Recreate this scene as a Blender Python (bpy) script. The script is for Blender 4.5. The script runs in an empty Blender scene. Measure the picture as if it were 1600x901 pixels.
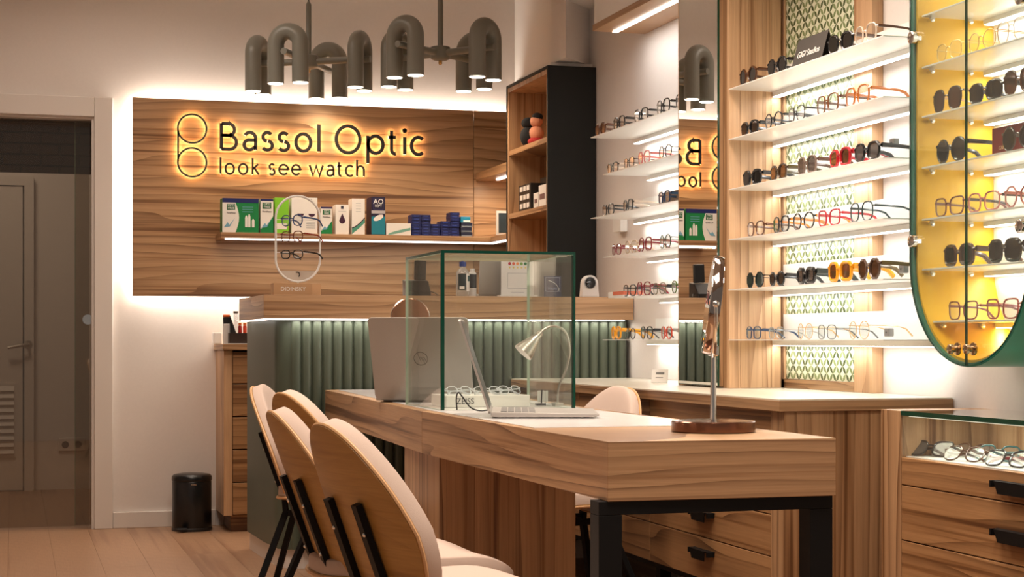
import bpy, bmesh, math, random
from mathutils import Vector, Matrix
random.seed(7)
C = bpy.context.scene.collection
SC = bpy.context.scene
rad = math.radians
# ------------------------------------------------------------------ camera
FPX, EYE, YAW, HOR = 2650.0, 0.96, rad(16.4), 530.0
cam = bpy.data.cameras.new('camera')
cam.sensor_width = 36.0
cam.lens = 36.0 * FPX / 1600.0
cam.shift_y = (HOR - 450.5) / 1600.0
cam.clip_start = 0.05
camo = bpy.data.objects.new('camera', cam)
camo.location = (0, 0, EYE)
camo.rotation_euler = (rad(90), 0, -YAW)
C.objects.link(camo)
SC.camera = camo
# ------------------------------------------------------------------ world, exposure
w = bpy.data.worlds.new('world'); SC.world = w; w.use_nodes = True
w.node_tree.nodes['Background'].inputs[0].default_value = (1.0, 0.86, 0.74, 1)
w.node_tree.nodes['Background'].inputs[1].default_value = 0.20
SC.view_settings.view_transform = 'Standard'
SC.view_settings.look = 'None'
SC.view_settings.exposure = 0.0
SC.view_settings.gamma = 1.0
SC.view_settings.use_curve_mapping = False
SC.cycles.use_denoising = True
SC.cycles.max_bounces = 9
SC.cycles.diffuse_bounces = 4
SC.cycles.transparent_max_bounces = 24
SC.cycles.sample_clamp_indirect = 6.0
SC.cycles.caustics_reflective = False
SC.cycles.caustics_refractive = False

def area(name, loc, sx, sy, power, col, rot=(0, 0, 0), spread=180):
    l = bpy.data.lights.new(name, 'AREA'); l.shape = 'RECTANGLE'
    l.size, l.size_y, l.energy, l.color = sx, sy, power, col
    l.spread = rad(spread)
    o = bpy.data.objects.new(name, l); o.location = loc; o.rotation_euler = rot
    C.objects.link(o); return o
WARM, NEUT, COOL = (1.0, 0.84, 0.70), (1.0, 0.92, 0.82), (1.0, 0.985, 0.965)
# recessed ceiling fittings of the shop (ceiling is 3 m up)
area('ceiling_fitting_front', (1.2, 2.6, 2.97), 0.9, 0.9, 44, WARM, spread=130)
area('ceiling_fitting_middle', (0.6, 5.2, 2.97), 1.0, 1.0, 40, WARM, spread=150)
area('ceiling_fitting_counter', (0.4, 7.6, 2.97), 0.8, 0.8, 15, WARM, spread=150)
area('ceiling_fitting_table', (1.9, 4.6, 2.52), 0.3, 1.2, 22, WARM, spread=130)
area('ceiling_fitting_far_room', (-0.3, 10.0, 2.9), 0.5, 0.5, 15.0, WARM)

# ------------------------------------------------------------------ measured points
ca, sa = math.cos(YAW), math.sin(YAW)
def _ray(px): 
    t = (px - 800.0) / FPX
    return t * ca + sa, ca - t * sa            # world x and y per unit of depth
def onY(px, py, Y):
    a, b = _ray(px); d = Y / b
    return Vector((a * d, Y, EYE + (HOR - py) * d / FPX))
def onX(px, py, X):
    a, b = _ray(px); d = X / a
    return Vector((X, b * d, EYE + (HOR - py) * d / FPX))
def onZ(px, py, Z):
    a, b = _ray(px); d = (EYE - Z) * FPX / (py - HOR)
    return Vector((a * d, b * d, Z))

# ------------------------------------------------------------------ materials
MATS = {}
def _new(name):
    m = bpy.data.materials.new(name); m.use_nodes = True
    nt = m.node_tree; b = nt.nodes['Principled BSDF']
    return m, nt, b
def mat(name, col, rough=0.5, metal=0.0, bump=0.0, bscale=200.0, coat=0.0, spec=0.5, var=0.0):
    if name in MATS: return MATS[name]
    m, nt, b = _new(name)
    b.inputs['Roughness'].default_value = rough
    b.inputs['Metallic'].default_value = metal
    b.inputs['Coat Weight'].default_value = coat
    b.inputs['Specular IOR Level'].default_value = spec
    b.inputs['Base Color'].default_value = (*col, 1)
    tc = nt.nodes.new('ShaderNodeTexCoord')
    n = nt.nodes.new('ShaderNodeTexNoise'); n.inputs['Scale'].default_value = bscale
    n.inputs['Detail'].default_value = 3
    nt.links.new(tc.outputs['Object'], n.inputs['Vector'])
    mr = nt.nodes.new('ShaderNodeMapRange')
    mr.inputs['To Min'].default_value = 1 - max(var, 0.03); mr.inputs['To Max'].default_value = 1 + max(var, 0.03)
    nt.links.new(n.outputs['Fac'], mr.inputs['Value'])
    mx = nt.nodes.new('ShaderNodeVectorMath'); mx.operation = 'SCALE'
    mx.inputs[0].default_value = col
    nt.links.new(mr.outputs[0], mx.inputs['Scale'])
    nt.links.new(mx.outputs[0], b.inputs['Base Color'])
    if bump:
        bp = nt.nodes.new('ShaderNodeBump'); bp.inputs['Strength'].default_value = bump
        bp.inputs['Distance'].default_value = 0.002
        nt.links.new(n.outputs['Fac'], bp.inputs['Height'])
        nt.links.new(bp.outputs[0], b.inputs['Normal'])
    MATS[name] = m; return m
def emit(name, col, s):
    if name in MATS: return MATS[name]
    m = bpy.data.materials.new(name); m.use_nodes = True; nt = m.node_tree
    nt.nodes.remove(nt.nodes['Principled BSDF'])
    e = nt.nodes.new('ShaderNodeEmission'); e.inputs[0].default_value = (*col, 1); e.inputs[1].default_value = s
    nt.links.new(e.outputs[0], nt.nodes['Material Output'].inputs[0])
    MATS[name] = m; return m
def glass(name, tint, alpha=0.9, rough=0.02, refl=1.0):
    """thin pane: mostly passes light straight through, mirrors a little"""
    if name in MATS: return MATS[name]
    m = bpy.data.materials.new(name); m.use_nodes = True; nt = m.node_tree
    nt.nodes.remove(nt.nodes['Principled BSDF'])
    t = nt.nodes.new('ShaderNodeBsdfTransparent'); t.inputs[0].default_value = (*tint, 1)
    g = nt.nodes.new('ShaderNodeBsdfGlossy'); g.inputs['Roughness'].default_value = rough
    g.inputs[0].default_value = (0.95, 0.95, 0.95, 1)
    d = nt.nodes.new('ShaderNodeBsdfDiffuse'); d.inputs[0].default_value = (*[c * 0.8 for c in tint], 1)
    m1 = nt.nodes.new('ShaderNodeMixShader'); m1.inputs[0].default_value = 1 - alpha
    nt.links.new(t.outputs[0], m1.inputs[1]); nt.links.new(d.outputs[0], m1.inputs[2])
    ge = nt.nodes.new('ShaderNodeNewGeometry'); dt = nt.nodes.new('ShaderNodeVectorMath'); dt.operation = 'DOT_PRODUCT'
    nt.links.new(ge.outputs['Normal'], dt.inputs[0]); nt.links.new(ge.outputs['Incoming'], dt.inputs[1])
    def mt_(op, x, y=None, z=None):
        n_ = nt.nodes.new('ShaderNodeMath'); n_.operation = op
        for i, q in enumerate((x, y, z)):
            if q is None: continue
            if isinstance(q, (int, float)): n_.inputs[i].default_value = q
            else: nt.links.new(q, n_.inputs[i])
        return n_.outputs[0]
    # Schlick reflectance of one glass face, the same from either side
    mu = nt.nodes.new('ShaderNodeMath'); mu.operation = 'MULTIPLY'; mu.inputs[1].default_value = refl
    nt.links.new(mt_('MULTIPLY_ADD', mt_('POWER', mt_('SUBTRACT', 1.0, mt_('ABSOLUTE', dt.outputs['Value'])), 5.0), 0.96, 0.04), mu.inputs[0])
    m2 = nt.nodes.new('ShaderNodeMixShader')
    nt.links.new(mu.outputs[0], m2.inputs[0]); nt.links.new(m1.outputs[0], m2.inputs[1]); nt.links.new(g.outputs[0], m2.inputs[2])
    nt.links.new(m2.outputs[0], nt.nodes['Material Output'].inputs[0])
    MATS[name] = m; return m
def wood(name, axis='h', light=(0.49, 0.295, 0.155), mid=(0.31, 0.162, 0.072), dark=(0.125, 0.053, 0.019),
         rough=0.42, freq=13.0, contrast=1.0, seed=0.0, along=0.45, perobj=True, grain=1.0):
    if name in MATS: return MATS[name]
    m, nt, b = _new(name); N = nt.nodes.new; L = nt.links.new
    tc = N('ShaderNodeTexCoord'); mp = N('ShaderNodeMapping')
    mp.inputs['Scale'].default_value = (along, along, freq) if axis == 'h' else (freq, freq, along)
    if perobj:
        oi = N('ShaderNodeObjectInfo'); cx = N('ShaderNodeCombineXYZ')
        sc = N('ShaderNodeMath'); sc.operation = 'MULTIPLY_ADD'; sc.inputs[1].default_value = 37.0; sc.inputs[2].default_value = seed
        L(oi.outputs['Random'], sc.inputs[0])
        for i in range(3): L(sc.outputs[0], cx.inputs[i])
        L(cx.outputs[0], mp.inputs['Location'])
    L(tc.outputs['Object'], mp.inputs['Vector'])
    n = N('ShaderNodeTexNoise'); n.inputs['Scale'].default_value = 1.0; n.inputs['Detail'].default_value = 2
    n.inputs['Roughness'].default_value = 0.5; n.inputs['Distortion'].default_value = 0.25
    L(mp.outputs[0], n.inputs['Vector'])
    m3 = N('ShaderNodeMapping'); m3.inputs['Scale'].default_value = (along * 1.3, along * 1.3, freq * 4.2) if axis == 'h' else (freq * 4.2, freq * 4.2, along * 1.3)
    if perobj: L(cx.outputs[0], m3.inputs['Location'])
    L(tc.outputs['Object'], m3.inputs['Vector'])
    nb = N('ShaderNodeTexNoise'); nb.inputs['Scale'].default_value = 1.0; nb.inputs['Detail'].default_value = 2
    nb.inputs['Distortion'].default_value = 0.2
    L(m3.outputs[0], nb.inputs['Vector'])
    mA = N('ShaderNodeMath'); mA.operation = 'MULTIPLY_ADD'; mA.inputs[1].default_value = 0.55; 
    mB = N('ShaderNodeMath'); mB.operation = 'MULTIPLY'; mB.inputs[1].default_value = 0.45
    L(nb.outputs['Fac'], mB.inputs[0]); L(n.outputs['Fac'], mA.inputs[0]); L(mB.outputs[0], mA.inputs[2])
    cr = N('ShaderNodeValToRGB'); r = cr.color_ramp
    e = r.elements; e[0].position = 0.36; e[0].color = (*dark, 1)
    e[1].position = 0.60; e[1].color = (*light, 1)
    x = e.new(0.425); x.color = (*mid, 1)
    x = e.new(0.455); x.color = (*[0.5 * p + 0.5 * q for p, q in zip(light, mid)], 1)
    x = e.new(0.52); x.color = (*[0.85 * p + 0.15 * q for p, q in zip(light, mid)], 1)
    x = e.new(0.565); x.color = (*[0.65 * p + 0.35 * q for p, q in zip(light, mid)], 1)
    L(mA.outputs[0], cr.inputs[0])
    # fine fibres
    mp2 = N('ShaderNodeMapping'); mp2.inputs['Scale'].default_value = (6, 6, 190) if axis == 'h' else (190, 190, 6)
    L(tc.outputs['Object'], mp2.inputs['Vector'])
    n2 = N('ShaderNodeTexNoise'); n2.inputs['Scale'].default_value = 1.5; n2.inputs['Detail'].default_value = 3
    L(mp2.outputs[0], n2.inputs['Vector'])
    mr = N('ShaderNodeMapRange'); mr.inputs['To Min'].default_value = 0.80; mr.inputs['To Max'].default_value = 1.18
    L(n2.outputs['Fac'], mr.inputs['Value'])
    # growth lines: sawtooth contours of a slowly bending field
    sp_ = N('ShaderNodeSeparateXYZ'); L(tc.outputs['Object'], sp_.inputs[0])
    def M_(op, x, y=None, z=None):
        n_ = N('ShaderNodeMath'); n_.operation = op
        for i, q in enumerate((x, y, z)):
            if q is None: continue
            if isinstance(q, (int, float)): n_.inputs[i].default_value = q
            else: L(q, n_.inputs[i])
        return n_.outputs[0]
    acr = sp_.outputs[2] if axis == 'h' else M_('ADD', sp_.outputs[0], sp_.outputs[1])
    m4 = N('ShaderNodeMapping'); q4 = freq * 0.28
    m4.inputs['Scale'].default_value = (along * 1.0, along * 1.0, q4) if axis == 'h' else (q4, q4, along * 0.8)
    if perobj: L(cx.outputs[0], m4.inputs['Location'])
    L(tc.outputs['Object'], m4.inputs['Vector'])
    nf = N('ShaderNodeTexNoise'); nf.inputs['Scale'].default_value = 1.0; nf.inputs['Detail'].default_value = 2.0; nf.inputs['Roughness'].default_value = 0.45
    L(m4.outputs[0], nf.inputs['Vector'])
    fld = M_('MULTIPLY_ADD', nf.outputs['Fac'], 7.0, M_('MULTIPLY', acr, freq * 1.25))
    saw = M_('POWER', M_('FRACT', fld), 3.2)
    amp = N('ShaderNodeMapRange'); amp.inputs['From Min'].default_value = 0.38; amp.inputs['From Max'].default_value = 0.62
    amp.inputs['To Min'].default_value = 0.25 * grain; amp.inputs['To Max'].default_value = 1.0 * grain
    L(nb.outputs['Fac'], amp.inputs['Value'])
    gx = N('ShaderNodeMix'); gx.data_type = 'RGBA'
    L(M_('MULTIPLY', saw, amp.outputs[0]), gx.inputs['Factor']); L(cr.outputs[0], gx.inputs['A'])
    gx.inputs['B'].default_value = (*[0.15 * p + 0.85 * q for p, q in zip(mid, dark)], 1)
    mx = N('ShaderNodeVectorMath'); mx.operation = 'SCALE'
    L(gx.outputs['Result'], mx.inputs[0]); L(mr.outputs[0], mx.inputs['Scale'])
    L(mx.outputs[0], b.inputs['Base Color'])
    b.inputs['Roughness'].default_value = rough
    bp = N('ShaderNodeBump'); bp.inputs['Strength'].default_value = 0.12; bp.inputs['Distance'].default_value = 0.001
    L(n2.outputs['Fac'], bp.inputs['Height']); L(bp.outputs[0], b.inputs['Normal'])
    MATS[name] = m; return m

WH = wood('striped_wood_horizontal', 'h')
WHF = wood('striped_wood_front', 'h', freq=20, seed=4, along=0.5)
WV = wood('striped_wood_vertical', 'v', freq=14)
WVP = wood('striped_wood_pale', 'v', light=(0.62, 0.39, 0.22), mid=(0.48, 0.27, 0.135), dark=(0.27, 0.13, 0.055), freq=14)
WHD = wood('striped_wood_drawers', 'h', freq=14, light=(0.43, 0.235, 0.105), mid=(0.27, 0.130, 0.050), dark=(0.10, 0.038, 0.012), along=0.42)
WPL = wood('honey_plywood', 'h', light=(0.47, 0.265, 0.080), mid=(0.41, 0.22, 0.060), dark=(0.32, 0.16, 0.042), freq=14, rough=0.38, along=1.6, grain=0.5)
WEDGE = mat('plywood_edge', (0.68, 0.40, 0.20), 0.5)
WFL = wood('floor_oak', 'v', light=(0.40, 0.235, 0.140), mid=(0.36, 0.205, 0.12), dark=(0.29, 0.155, 0.088), freq=7, rough=0.38, grain=0.35)
# floor boards run along Y: use their own mapping
for nd in WFL.node_tree.nodes:
    if nd.type == 'MAPPING':
        s = nd.inputs['Scale'].default_value
        nd.inputs['Scale'].default_value = (s[0], s[2], s[0])
WALL = mat('wall_paint', (0.76, 0.70, 0.655), 0.85, bump=0.05, bscale=90)
CEIL = mat('ceiling_paint', (0.74, 0.68, 0.62), 0.9)
WHITE = mat('white_lacquer', (0.80, 0.77, 0.73), 0.45)
TRIM = mat('white_trim', (0.72, 0.66, 0.61), 0.45)
SHELFW = mat('white_metal_shelf', (0.80, 0.79, 0.75), 0.28)
STONE = mat('pale_worktop', (0.62, 0.57, 0.47), 0.30, var=0.08, bscale=60)
BLACKM = mat('black_powder_coat', (0.005, 0.005, 0.0055), 0.55, spec=0.2)
BLACKP = mat('black_plastic', (0.015, 0.015, 0.016), 0.32)
BLACKS = mat('black_matt_board', (0.010, 0.010, 0.0085), 0.6, spec=0.3)
GREEN = mat('sage_green_lacquer', (0.074, 0.092, 0.064), 0.42)
CABG = mat('deep_green_lacquer', (0.018, 0.20, 0.14), 0.3)
YEL = mat('yellow_lacquer', (0.82, 0.46, 0.008), 0.45)
LAMPG = mat('olive_grey_enamel', (0.215, 0.215, 0.185), 0.38)
CHROME = mat('chrome', (0.75, 0.74, 0.72), 0.12, metal=1.0)
BRUSH = mat('brushed_steel', (0.62, 0.58, 0.53), 0.32, metal=1.0)
MIRROR = mat('mirror_silver', (0.93, 0.93, 0.92), 0.0, metal=1.0)
BRASS = mat('brass', (0.75, 0.45, 0.15), 0.25, metal=1.0)
SILVER = mat('silver_laptop_shell', (0.42, 0.39, 0.36), 0.38, metal=0.35)
PINK = mat('pale_pink_upholstery', (0.61, 0.475, 0.40), 0.9, bump=0.35, bscale=900, var=0.06)
GEDGE = mat('green_glass_edge', (0.001, 0.050, 0.030), 0.12)
GEDGL = mat('pale_glass_edge', (0.35, 0.50, 0.38), 0.15)
PANE = glass('clear_pane', (0.93, 0.96, 0.94), 0.97, refl=0.9)
CASEP = glass('case_pane', (0.945, 0.965, 0.945), 0.985, refl=0.8)
DOORP = glass('smoky_door_pane', (0.74, 0.70, 0.64), 0.98, refl=1.0)
PAPERW = mat('white_paper', (0.78, 0.76, 0.72), 0.6)
LEDW = emit('led_white', (1.0, 0.93, 0.84), 9.0)
LEDB = emit('lamp_disc_warm', (1.0, 0.86, 0.68), 12.0)
HALO = emit('sign_halo_amber', (1.0, 0.56, 0.23), 24.0)
HALO2 = emit('sign_halo_thin', (1.0, 0.56, 0.23), 38.0)
def paint(rgb, rough=0.4, metal=0.0, coat=0.0):
    return mat('paint_%02x%02x%02x_%d_%d' % (*[int(max(0, min(1, c)) * 255) for c in rgb], int(rough * 100), int(metal * 10)), rgb, rough, metal, coat=coat)
def s2l(r, g, b):
    f = lambda c: (c / 255 / 12.92) if c / 255 <= 0.04045 else ((c / 255 + 0.055) / 1.055) ** 2.4
    return (f(r), f(g), f(b))

# ------------------------------------------------------------------ mesh building
ORG = {}
class MB:
    def __init__(s): s.v = []; s.f = []; s.m = []
    def add(s, vs, fs, mi=0):
        o = len(s.v); s.v += [tuple(v) for v in vs]
        s.f += [tuple(o + i for i in f) for f in fs]; s.m += [mi] * len(fs); return s
    def box(s, x0, x1, y0, y1, z0, z1, mi=0):
        vs = [(x, y, z) for z in (z0, z1) for y in (y0, y1) for x in (x0, x1)]
        return s.add(vs, [(0, 2, 3, 1), (4, 5, 7, 6), (0, 1, 5, 4), (2, 6, 7, 3), (0, 4, 6, 2), (1, 3, 7, 5)], mi)
    def prism(s, poly, axis, a, b, mi=0, mside=None):
        """poly: 2-D outline; axis 'x','y','z' = extrusion axis from a to b"""
        def P(p, t):
            return {'z': (p[0], p[1], t), 'y': (p[0], t, p[1]), 'x': (t, p[0], p[1])}[axis]
        n = len(poly); vs = [P(p, a) for p in poly] + [P(p, b) for p in poly]
        s.add(vs, [tuple(range(n - 1, -1, -1)), tuple(range(n, 2 * n))], mi)
        o = len(s.v) - 2 * n
        for i in range(n):
            j = (i + 1) % n
            s.f.append((o + i, o + j, o + n + j, o + n + i)); s.m.append(mi if mside is None else mside)
        return s
    def tube(s, pts, r, seg=8, closed=False, mi=0, flat=None, cap=True):
        pts = [Vector(p) for p in pts]; n = len(pts)
        rs = r if isinstance(r, (list, tuple)) else [r] * n
        o = len(s.v); up = None
        for i, p in enumerate(pts):
            a = pts[(i - 1) % n] if (closed or i > 0) else p
            b = pts[(i + 1) % n] if (closed or i < n - 1) else p
            t = (b - a).normalized()
            if up is None:
                up = Vector((0, 0, 1)) if abs(t.z) < 0.9 else Vector((1, 0, 0))
            sd = t.cross(up)
            if sd.length < 1e-6: sd = t.orthogonal()
            sd.normalize(); up = sd.cross(t).normalized()
            for k in range(seg):
                q = 2 * math.pi * k / seg
                s.v.append(tuple(p + sd * (math.cos(q) * rs[i]) + up * (math.sin(q) * rs[i] * (flat or 1))))
        m = n if closed else n - 1
        for i in range(m):
            j = (i + 1) % n
            for k in range(seg):
                l = (k + 1) % seg
                s.f.append((o + i * seg + k, o + i * seg + l, o + j * seg + l, o + j * seg + k)); s.m.append(mi)
        if not closed and cap:
            s.f.append(tuple(o + k for k in range(seg))[::-1]); s.m.append(mi)
            s.f.append(tuple(o + (n - 1) * seg + k for k in range(seg))); s.m.append(mi)
        return s
    def lathe(s, prof, c=(0, 0, 0), seg=24, mi=0, M=None):
        """prof: (radius, height) pairs from one end to the other, about +z at c; M turns it"""
        o = len(s.v); n = len(prof); c = Vector(c)
        for r, z in prof:
            for k in range(seg):
                q = 2 * math.pi * k / seg; v = Vector((r * math.cos(q), r * math.sin(q), z))
                s.v.append(tuple(c + (M @ v if M else v)))
        for i in range(n - 1):
            for k in range(seg):
                l = (k + 1) % seg
                s.f.append((o + i * seg + k, o + i * seg + l, o + (i + 1) * seg + l, o + (i + 1) * seg + k)); s.m.append(mi)
        s.f.append(tuple(o + k for k in range(seg))[::-1]); s.m.append(mi)
        s.f.append(tuple(o + (n - 1) * seg + k for k in range(seg))); s.m.append(mi)
        return s
    def ball(s, c, r, seg=14, mi=0):
        rr = r if isinstance(r, (tuple, list)) else (r, r, r)
        n = seg // 2; prof = [(math.sin(math.pi * i / n), -math.cos(math.pi * i / n)) for i in range(n + 1)]
        M = Matrix.Diagonal(Vector(rr))
        prof[0] = (0.01, -1); prof[-1] = (0.01, 1)
        return s.lathe(prof, c, seg, mi, M)
    def build(s, name, mats, parent=None, smooth=None, bev=0.0, label=None, org=None):
        if not isinstance(mats, (list, tuple)): mats = [mats]
        me = bpy.data.meshes.new(name)
        og = org
        if og is None: og = ORG.get(parent.name, Vector((0, 0, 0))) if parent else Vector((0, 0, 0))
        me.from_pydata([(v[0] - og[0], v[1] - og[1], v[2] - og[2]) for v in s.v], [], s.f)
        for m in mats: me.materials.append(m)
        me.polygons.foreach_set('material_index', s.m)
        bm = bmesh.new(); bm.from_mesh(me); bmesh.ops.recalc_face_normals(bm, faces=bm.faces); bm.to_mesh(me); bm.free()
        me.update()
        o = bpy.data.objects.new(name, me); C.objects.link(o)
        if parent: o.parent = parent; ORG[o.name] = og
        elif org is not None: o.location = org; ORG[o.name] = Vector(org)
        if smooth: me.polygons.foreach_set('use_smooth', [True] * len(me.polygons))
        if smooth: me.set_sharp_from_angle(angle=rad(smooth if smooth > 1 else 40))
        if bev:
            b = o.modifiers.new('bevel', 'BEVEL'); b.width = bev; b.segments = 2; b.limit_method = 'ANGLE'; b.angle_limit = rad(50)
            b.harden_normals = False
        if label: o['label'] = label
        return o
def tag(o, label=None, cat=None, group=None, kind=None):
    if label: o['label'] = label
    if cat: o['category'] = cat
    if group: o['group'] = group
    if kind: o['kind'] = kind
    return o
def thing(name, label, cat, loc=(0, 0, 0), group=None):
    o = bpy.data.objects.new(name, None); C.objects.link(o); o.location = loc
    o.empty_display_size = 0.05
    ORG[o.name] = Vector(loc)
    return tag(o, label, cat, group)
def place(o, loc, rz=0, rx=0, ry=0):
    o.location = loc; o.rotation_euler = (rx, ry, rz); return o
def dup(root, label=None, group=None):
    def cp(o, p):
        c = o.copy(); C.objects.link(c); c.parent = p
        for ch in list(o.children): cp(ch, c)
        return c
    r = cp(root, None)
    if label: r['label'] = label
    if group: r['group'] = group
    return r
def struct(mb, name, m, parent=None, **k):
    o = mb.build(name, m, parent, **k)
    if parent is None: o['kind'] = 'structure'
    return o
def led(x0, x1, y0, y1, z0, z1, name, parent, power, rot=None, col=COOL, m=None, spread=180):
    """a visible LED profile plus the light it gives off (area lamp lying on the strip)"""
    o = MB().box(x0, x1, y0, y1, z0, z1).build(name, m or LEDW, parent)
    return o
def text(body, size, m, parent, loc, rot, name='lettering', depth=0.0006, align='CENTER', org=None, sx=1.0):
    cu = bpy.data.curves.new('t', 'FONT'); cu.body = body; cu.size = size; cu.extrude = depth
    cu.align_x = align; cu.align_y = 'CENTER'; cu.resolution_u = 3
    t = bpy.data.objects.new('t', cu); C.objects.link(t)
    dg = bpy.context.evaluated_depsgraph_get()
    me = bpy.data.meshes.new_from_object(t.evaluated_get(dg))
    bpy.data.objects.remove(t); bpy.data.curves.remove(cu)
    me.materials.clear(); me.materials.append(m)
    og = ORG.get(parent.name, Vector((0, 0, 0))) if (parent and org is None) else Vector(org or (0, 0, 0))
    R = rot if isinstance(rot, Matrix) else Matrix.Rotation(rot[2], 4, 'Z') @ Matrix.Rotation(rot[1], 4, 'Y') @ Matrix.Rotation(rot[0], 4, 'X')
    me.transform(Matrix.Translation(Vector(loc) - og) @ R @ Matrix.Diagonal((sx, 1, 1, 1)))
    o = bpy.data.objects.new(name, me); C.objects.link(o)
    if parent: o.parent = parent
    return o
FACE = (rad(90), 0, 0)            # lettering that faces -Y
# ================================================================== THE SETTING
XW = 2.62                       # right hand wall plane
YB = 8.85                       # back wall plane
DL, DR, DT = -0.62, 0.395, 2.085  # glazed doorway in the back wall
b = MB(); b.box(DR, XW + 0.5, YB, YB + 0.14, 0, 3.0); b.box(-2.2, DL, YB, YB + 0.14, 0, 3.0); b.box(DL, DR, YB, YB + 0.14, DT, 3.0)
struct(b, 'wall_back', WALL)
b = MB().box(XW, XW + 0.12, 1.0, YB, 0, 3.0)
struct(b, 'wall_right', WALL)
b = MB().box(-2.3, -2.2, 1.0, 12.0, 0, 3.0)
struct(b, 'wall_left', WALL)
b = MB().box(-2.3, 3.2, 1.0, 12.0, 3.0, 3.1)
struct(b, 'ceiling', CEIL)
b = MB().box(2.44, XW, 1.6, 7.64, 2.52, 3.0)
b.box(2.27, 2.44, 1.6, 7.64, 2.57, 3.0)
struct(b, 'ceiling_bulkhead', CEIL)['kind'] = 'structure'
b = MB().prism([(2.435, 7.64), (2.435, 7.40), (XW, 7.60), (XW, 7.64)], 'z', 2.256, 2.52)
struct(b, 'wall_corner_column', WALL)
# floor with separate oak boards
fl = struct(MB().box(-2.3, 3.2, 1.0, 12.0, -0.06, -0.010), 'floor', mat('floor_gap', (0.20, 0.11, 0.06), 0.8))
rnd = random.Random(3)
cols = {}
bw = 0.192
for i in range(19):
    x0 = -0.98 + i * bw
    y = 2.6 - rnd.random() * 1.6
    while y < 11.2:
        ln = rnd.choice([1.45, 1.8, 2.1]); key = (ln,)
        if key not in cols:
            m_ = MB().box(0.0004, bw - 0.0004, 0.0004, ln - 0.0004, -0.010, 0.0)
            cols[key] = m_.build('floorboard', WFL, fl, bev=0)
            o = cols[key]
        else:
            o = cols[key].copy(); C.objects.link(o); o.parent = fl
        o.location = (x0, y, 0); o.scale = (1, 1, 1)
        y += ln
# baseboard along the back wall
struct(MB().box(0.488, 1.005, YB - 0.016, YB, 0, 0.082), 'baseboard_back', TRIM, bev=0.003)
# doorway casing
b = MB(); b.box(DR, 0.487, YB - 0.03, YB + 0.15, 0, 2.185); b.box(-0.80, DR, YB - 0.03, YB + 0.15, DT, 2.185)
b.box(DL - 0.10, DL, YB - 0.03, YB + 0.15, 0, DT)
struct(b, 'trim_1', TRIM, bev=0.004)
b = MB(); b.box(DR - 0.012, DR, YB - 0.012, YB + 0.06, 0, DT); b.box(DL, DR - 0.012, YB - 0.012, YB + 0.06, DT - 0.012, DT)
struct(b, 'trim_2', TRIM)
# sliding glass door with a fixed side pane behind it
d = MB().box(DL + 0.005, 0.375, YB + 0.045, YB + 0.055, 0.012, DT - 0.015).build('door_1', DOORP); d['kind'] = 'structure'
hp = onY(137, 499, YB + 0.04)
M90 = Matrix.Rotation(rad(90), 3, 'X')
MB().lathe([(0.017, -0.006), (0.026, -0.006), (0.026, 0.006), (0.017, 0.006)], hp, 24, M=M90).build('door_handle', CHROME, d, smooth=1)
d2 = MB().box(0.305, 0.385, YB + 0.09, YB + 0.098, 0.012, DT - 0.015).build('window_1', DOORP); d2['kind'] = 'structure'
MB().box(0.303, 0.306, YB + 0.089, YB + 0.099, 0.012, DT - 0.015).build('pane_edge', GEDGL, d2)
# far room behind the glass
YI = 11.24
struct(MB().box(-2.2, 1.9, YI, YI + 0.08, 0, 2.02), 'wall_far', WALL)
struct(MB().box(1.6, 1.7, YB + 0.14, YI, 0, 3.0), 'wall_far_side', WALL)
bk = struct(MB().box(-2.2, 1.9, YI + 0.46, YI + 0.5, 1.6, 3.0), 'wall_brick', mat('brick_mortar', (0.05, 0.03, 0.018), 0.9))
BRK = mat('dark_brick', (0.055, 0.026, 0.013), 0.8, bump=0.4, bscale=60, var=0.35)
b0 = None
for r in range(9):
    for k in range(8):
        if b0 is None:
            b0 = MB().box(0, 0.235, -0.02, 0, 0, 0.062).build('brick', BRK, bk, bev=0.004); o = b0
        else:
            o = b0.copy(); C.objects.link(o); o.parent = bk
        o.location = (-1.05 + k * 0.247 + (r % 2) * 0.12, YI + 0.462 + rnd.uniform(-.006, 0.004), 1.97 + r * 0.073)
# inner white door with a louvred vent
iD = struct(MB().box(-0.75, 0.060, YI - 0.045, YI - 0.002, 0.005, 1.93), 'door_2', TRIM)
b = MB(); b.box(0.070, 0.128, YI - 0.055, YI, 0, 1.99); b.box(-0.85, 0.070, YI - 0.055, YI, 1.935, 1.99)
struct(b, 'trim_3', TRIM)
v0, v1 = onY(25, 598, YI - .05), onY(25, 714, YI - .05)
MB().box(-0.40, v0.x, YI - 0.052, YI - 0.045, v1.z, v0.z).build('vent_frame', TRIM, iD)
for k in range(10):
    z = v1.z + 0.02 + k * (v0.z - v1.z - 0.03) / 10
    MB().prism([(YI - 0.052, z), (YI - 0.066, z + 0.004), (YI - 0.052, z + 0.034)], 'x', -0.39, v0.x - 0.012).build('vent_slat', TRIM, iD)
h0 = onY(44, 538, YI - 0.05)
b = MB().lathe([(0.026, 0), (0.026, 0.012)], (h0.x, YI - 0.045, h0.z), 20, M=M90)
b.tube([(h0.x, YI - 0.05, h0.z), (h0.x, YI - 0.10, h0.z), (h0.x - 0.02, YI - 0.105, h0.z - 0.002), (h0.x - 0.125, YI - 0.10, h0.z - 0.02)], 0.010)
b.build('door_handle', BRUSH, iD, smooth=1)
s = onY(112, 694, YI)
so = thing('wall_socket', 'double white wall socket on the far room wall behind the glass door', 'socket', (s.x, YI, s.z))
MB().box(s.x - 0.083, s.x + 0.083, YI - 0.012, YI - 0.0005, s.z - 0.042, s.z + 0.042).build('socket_plate', TRIM, so, bev=0.004)
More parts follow.
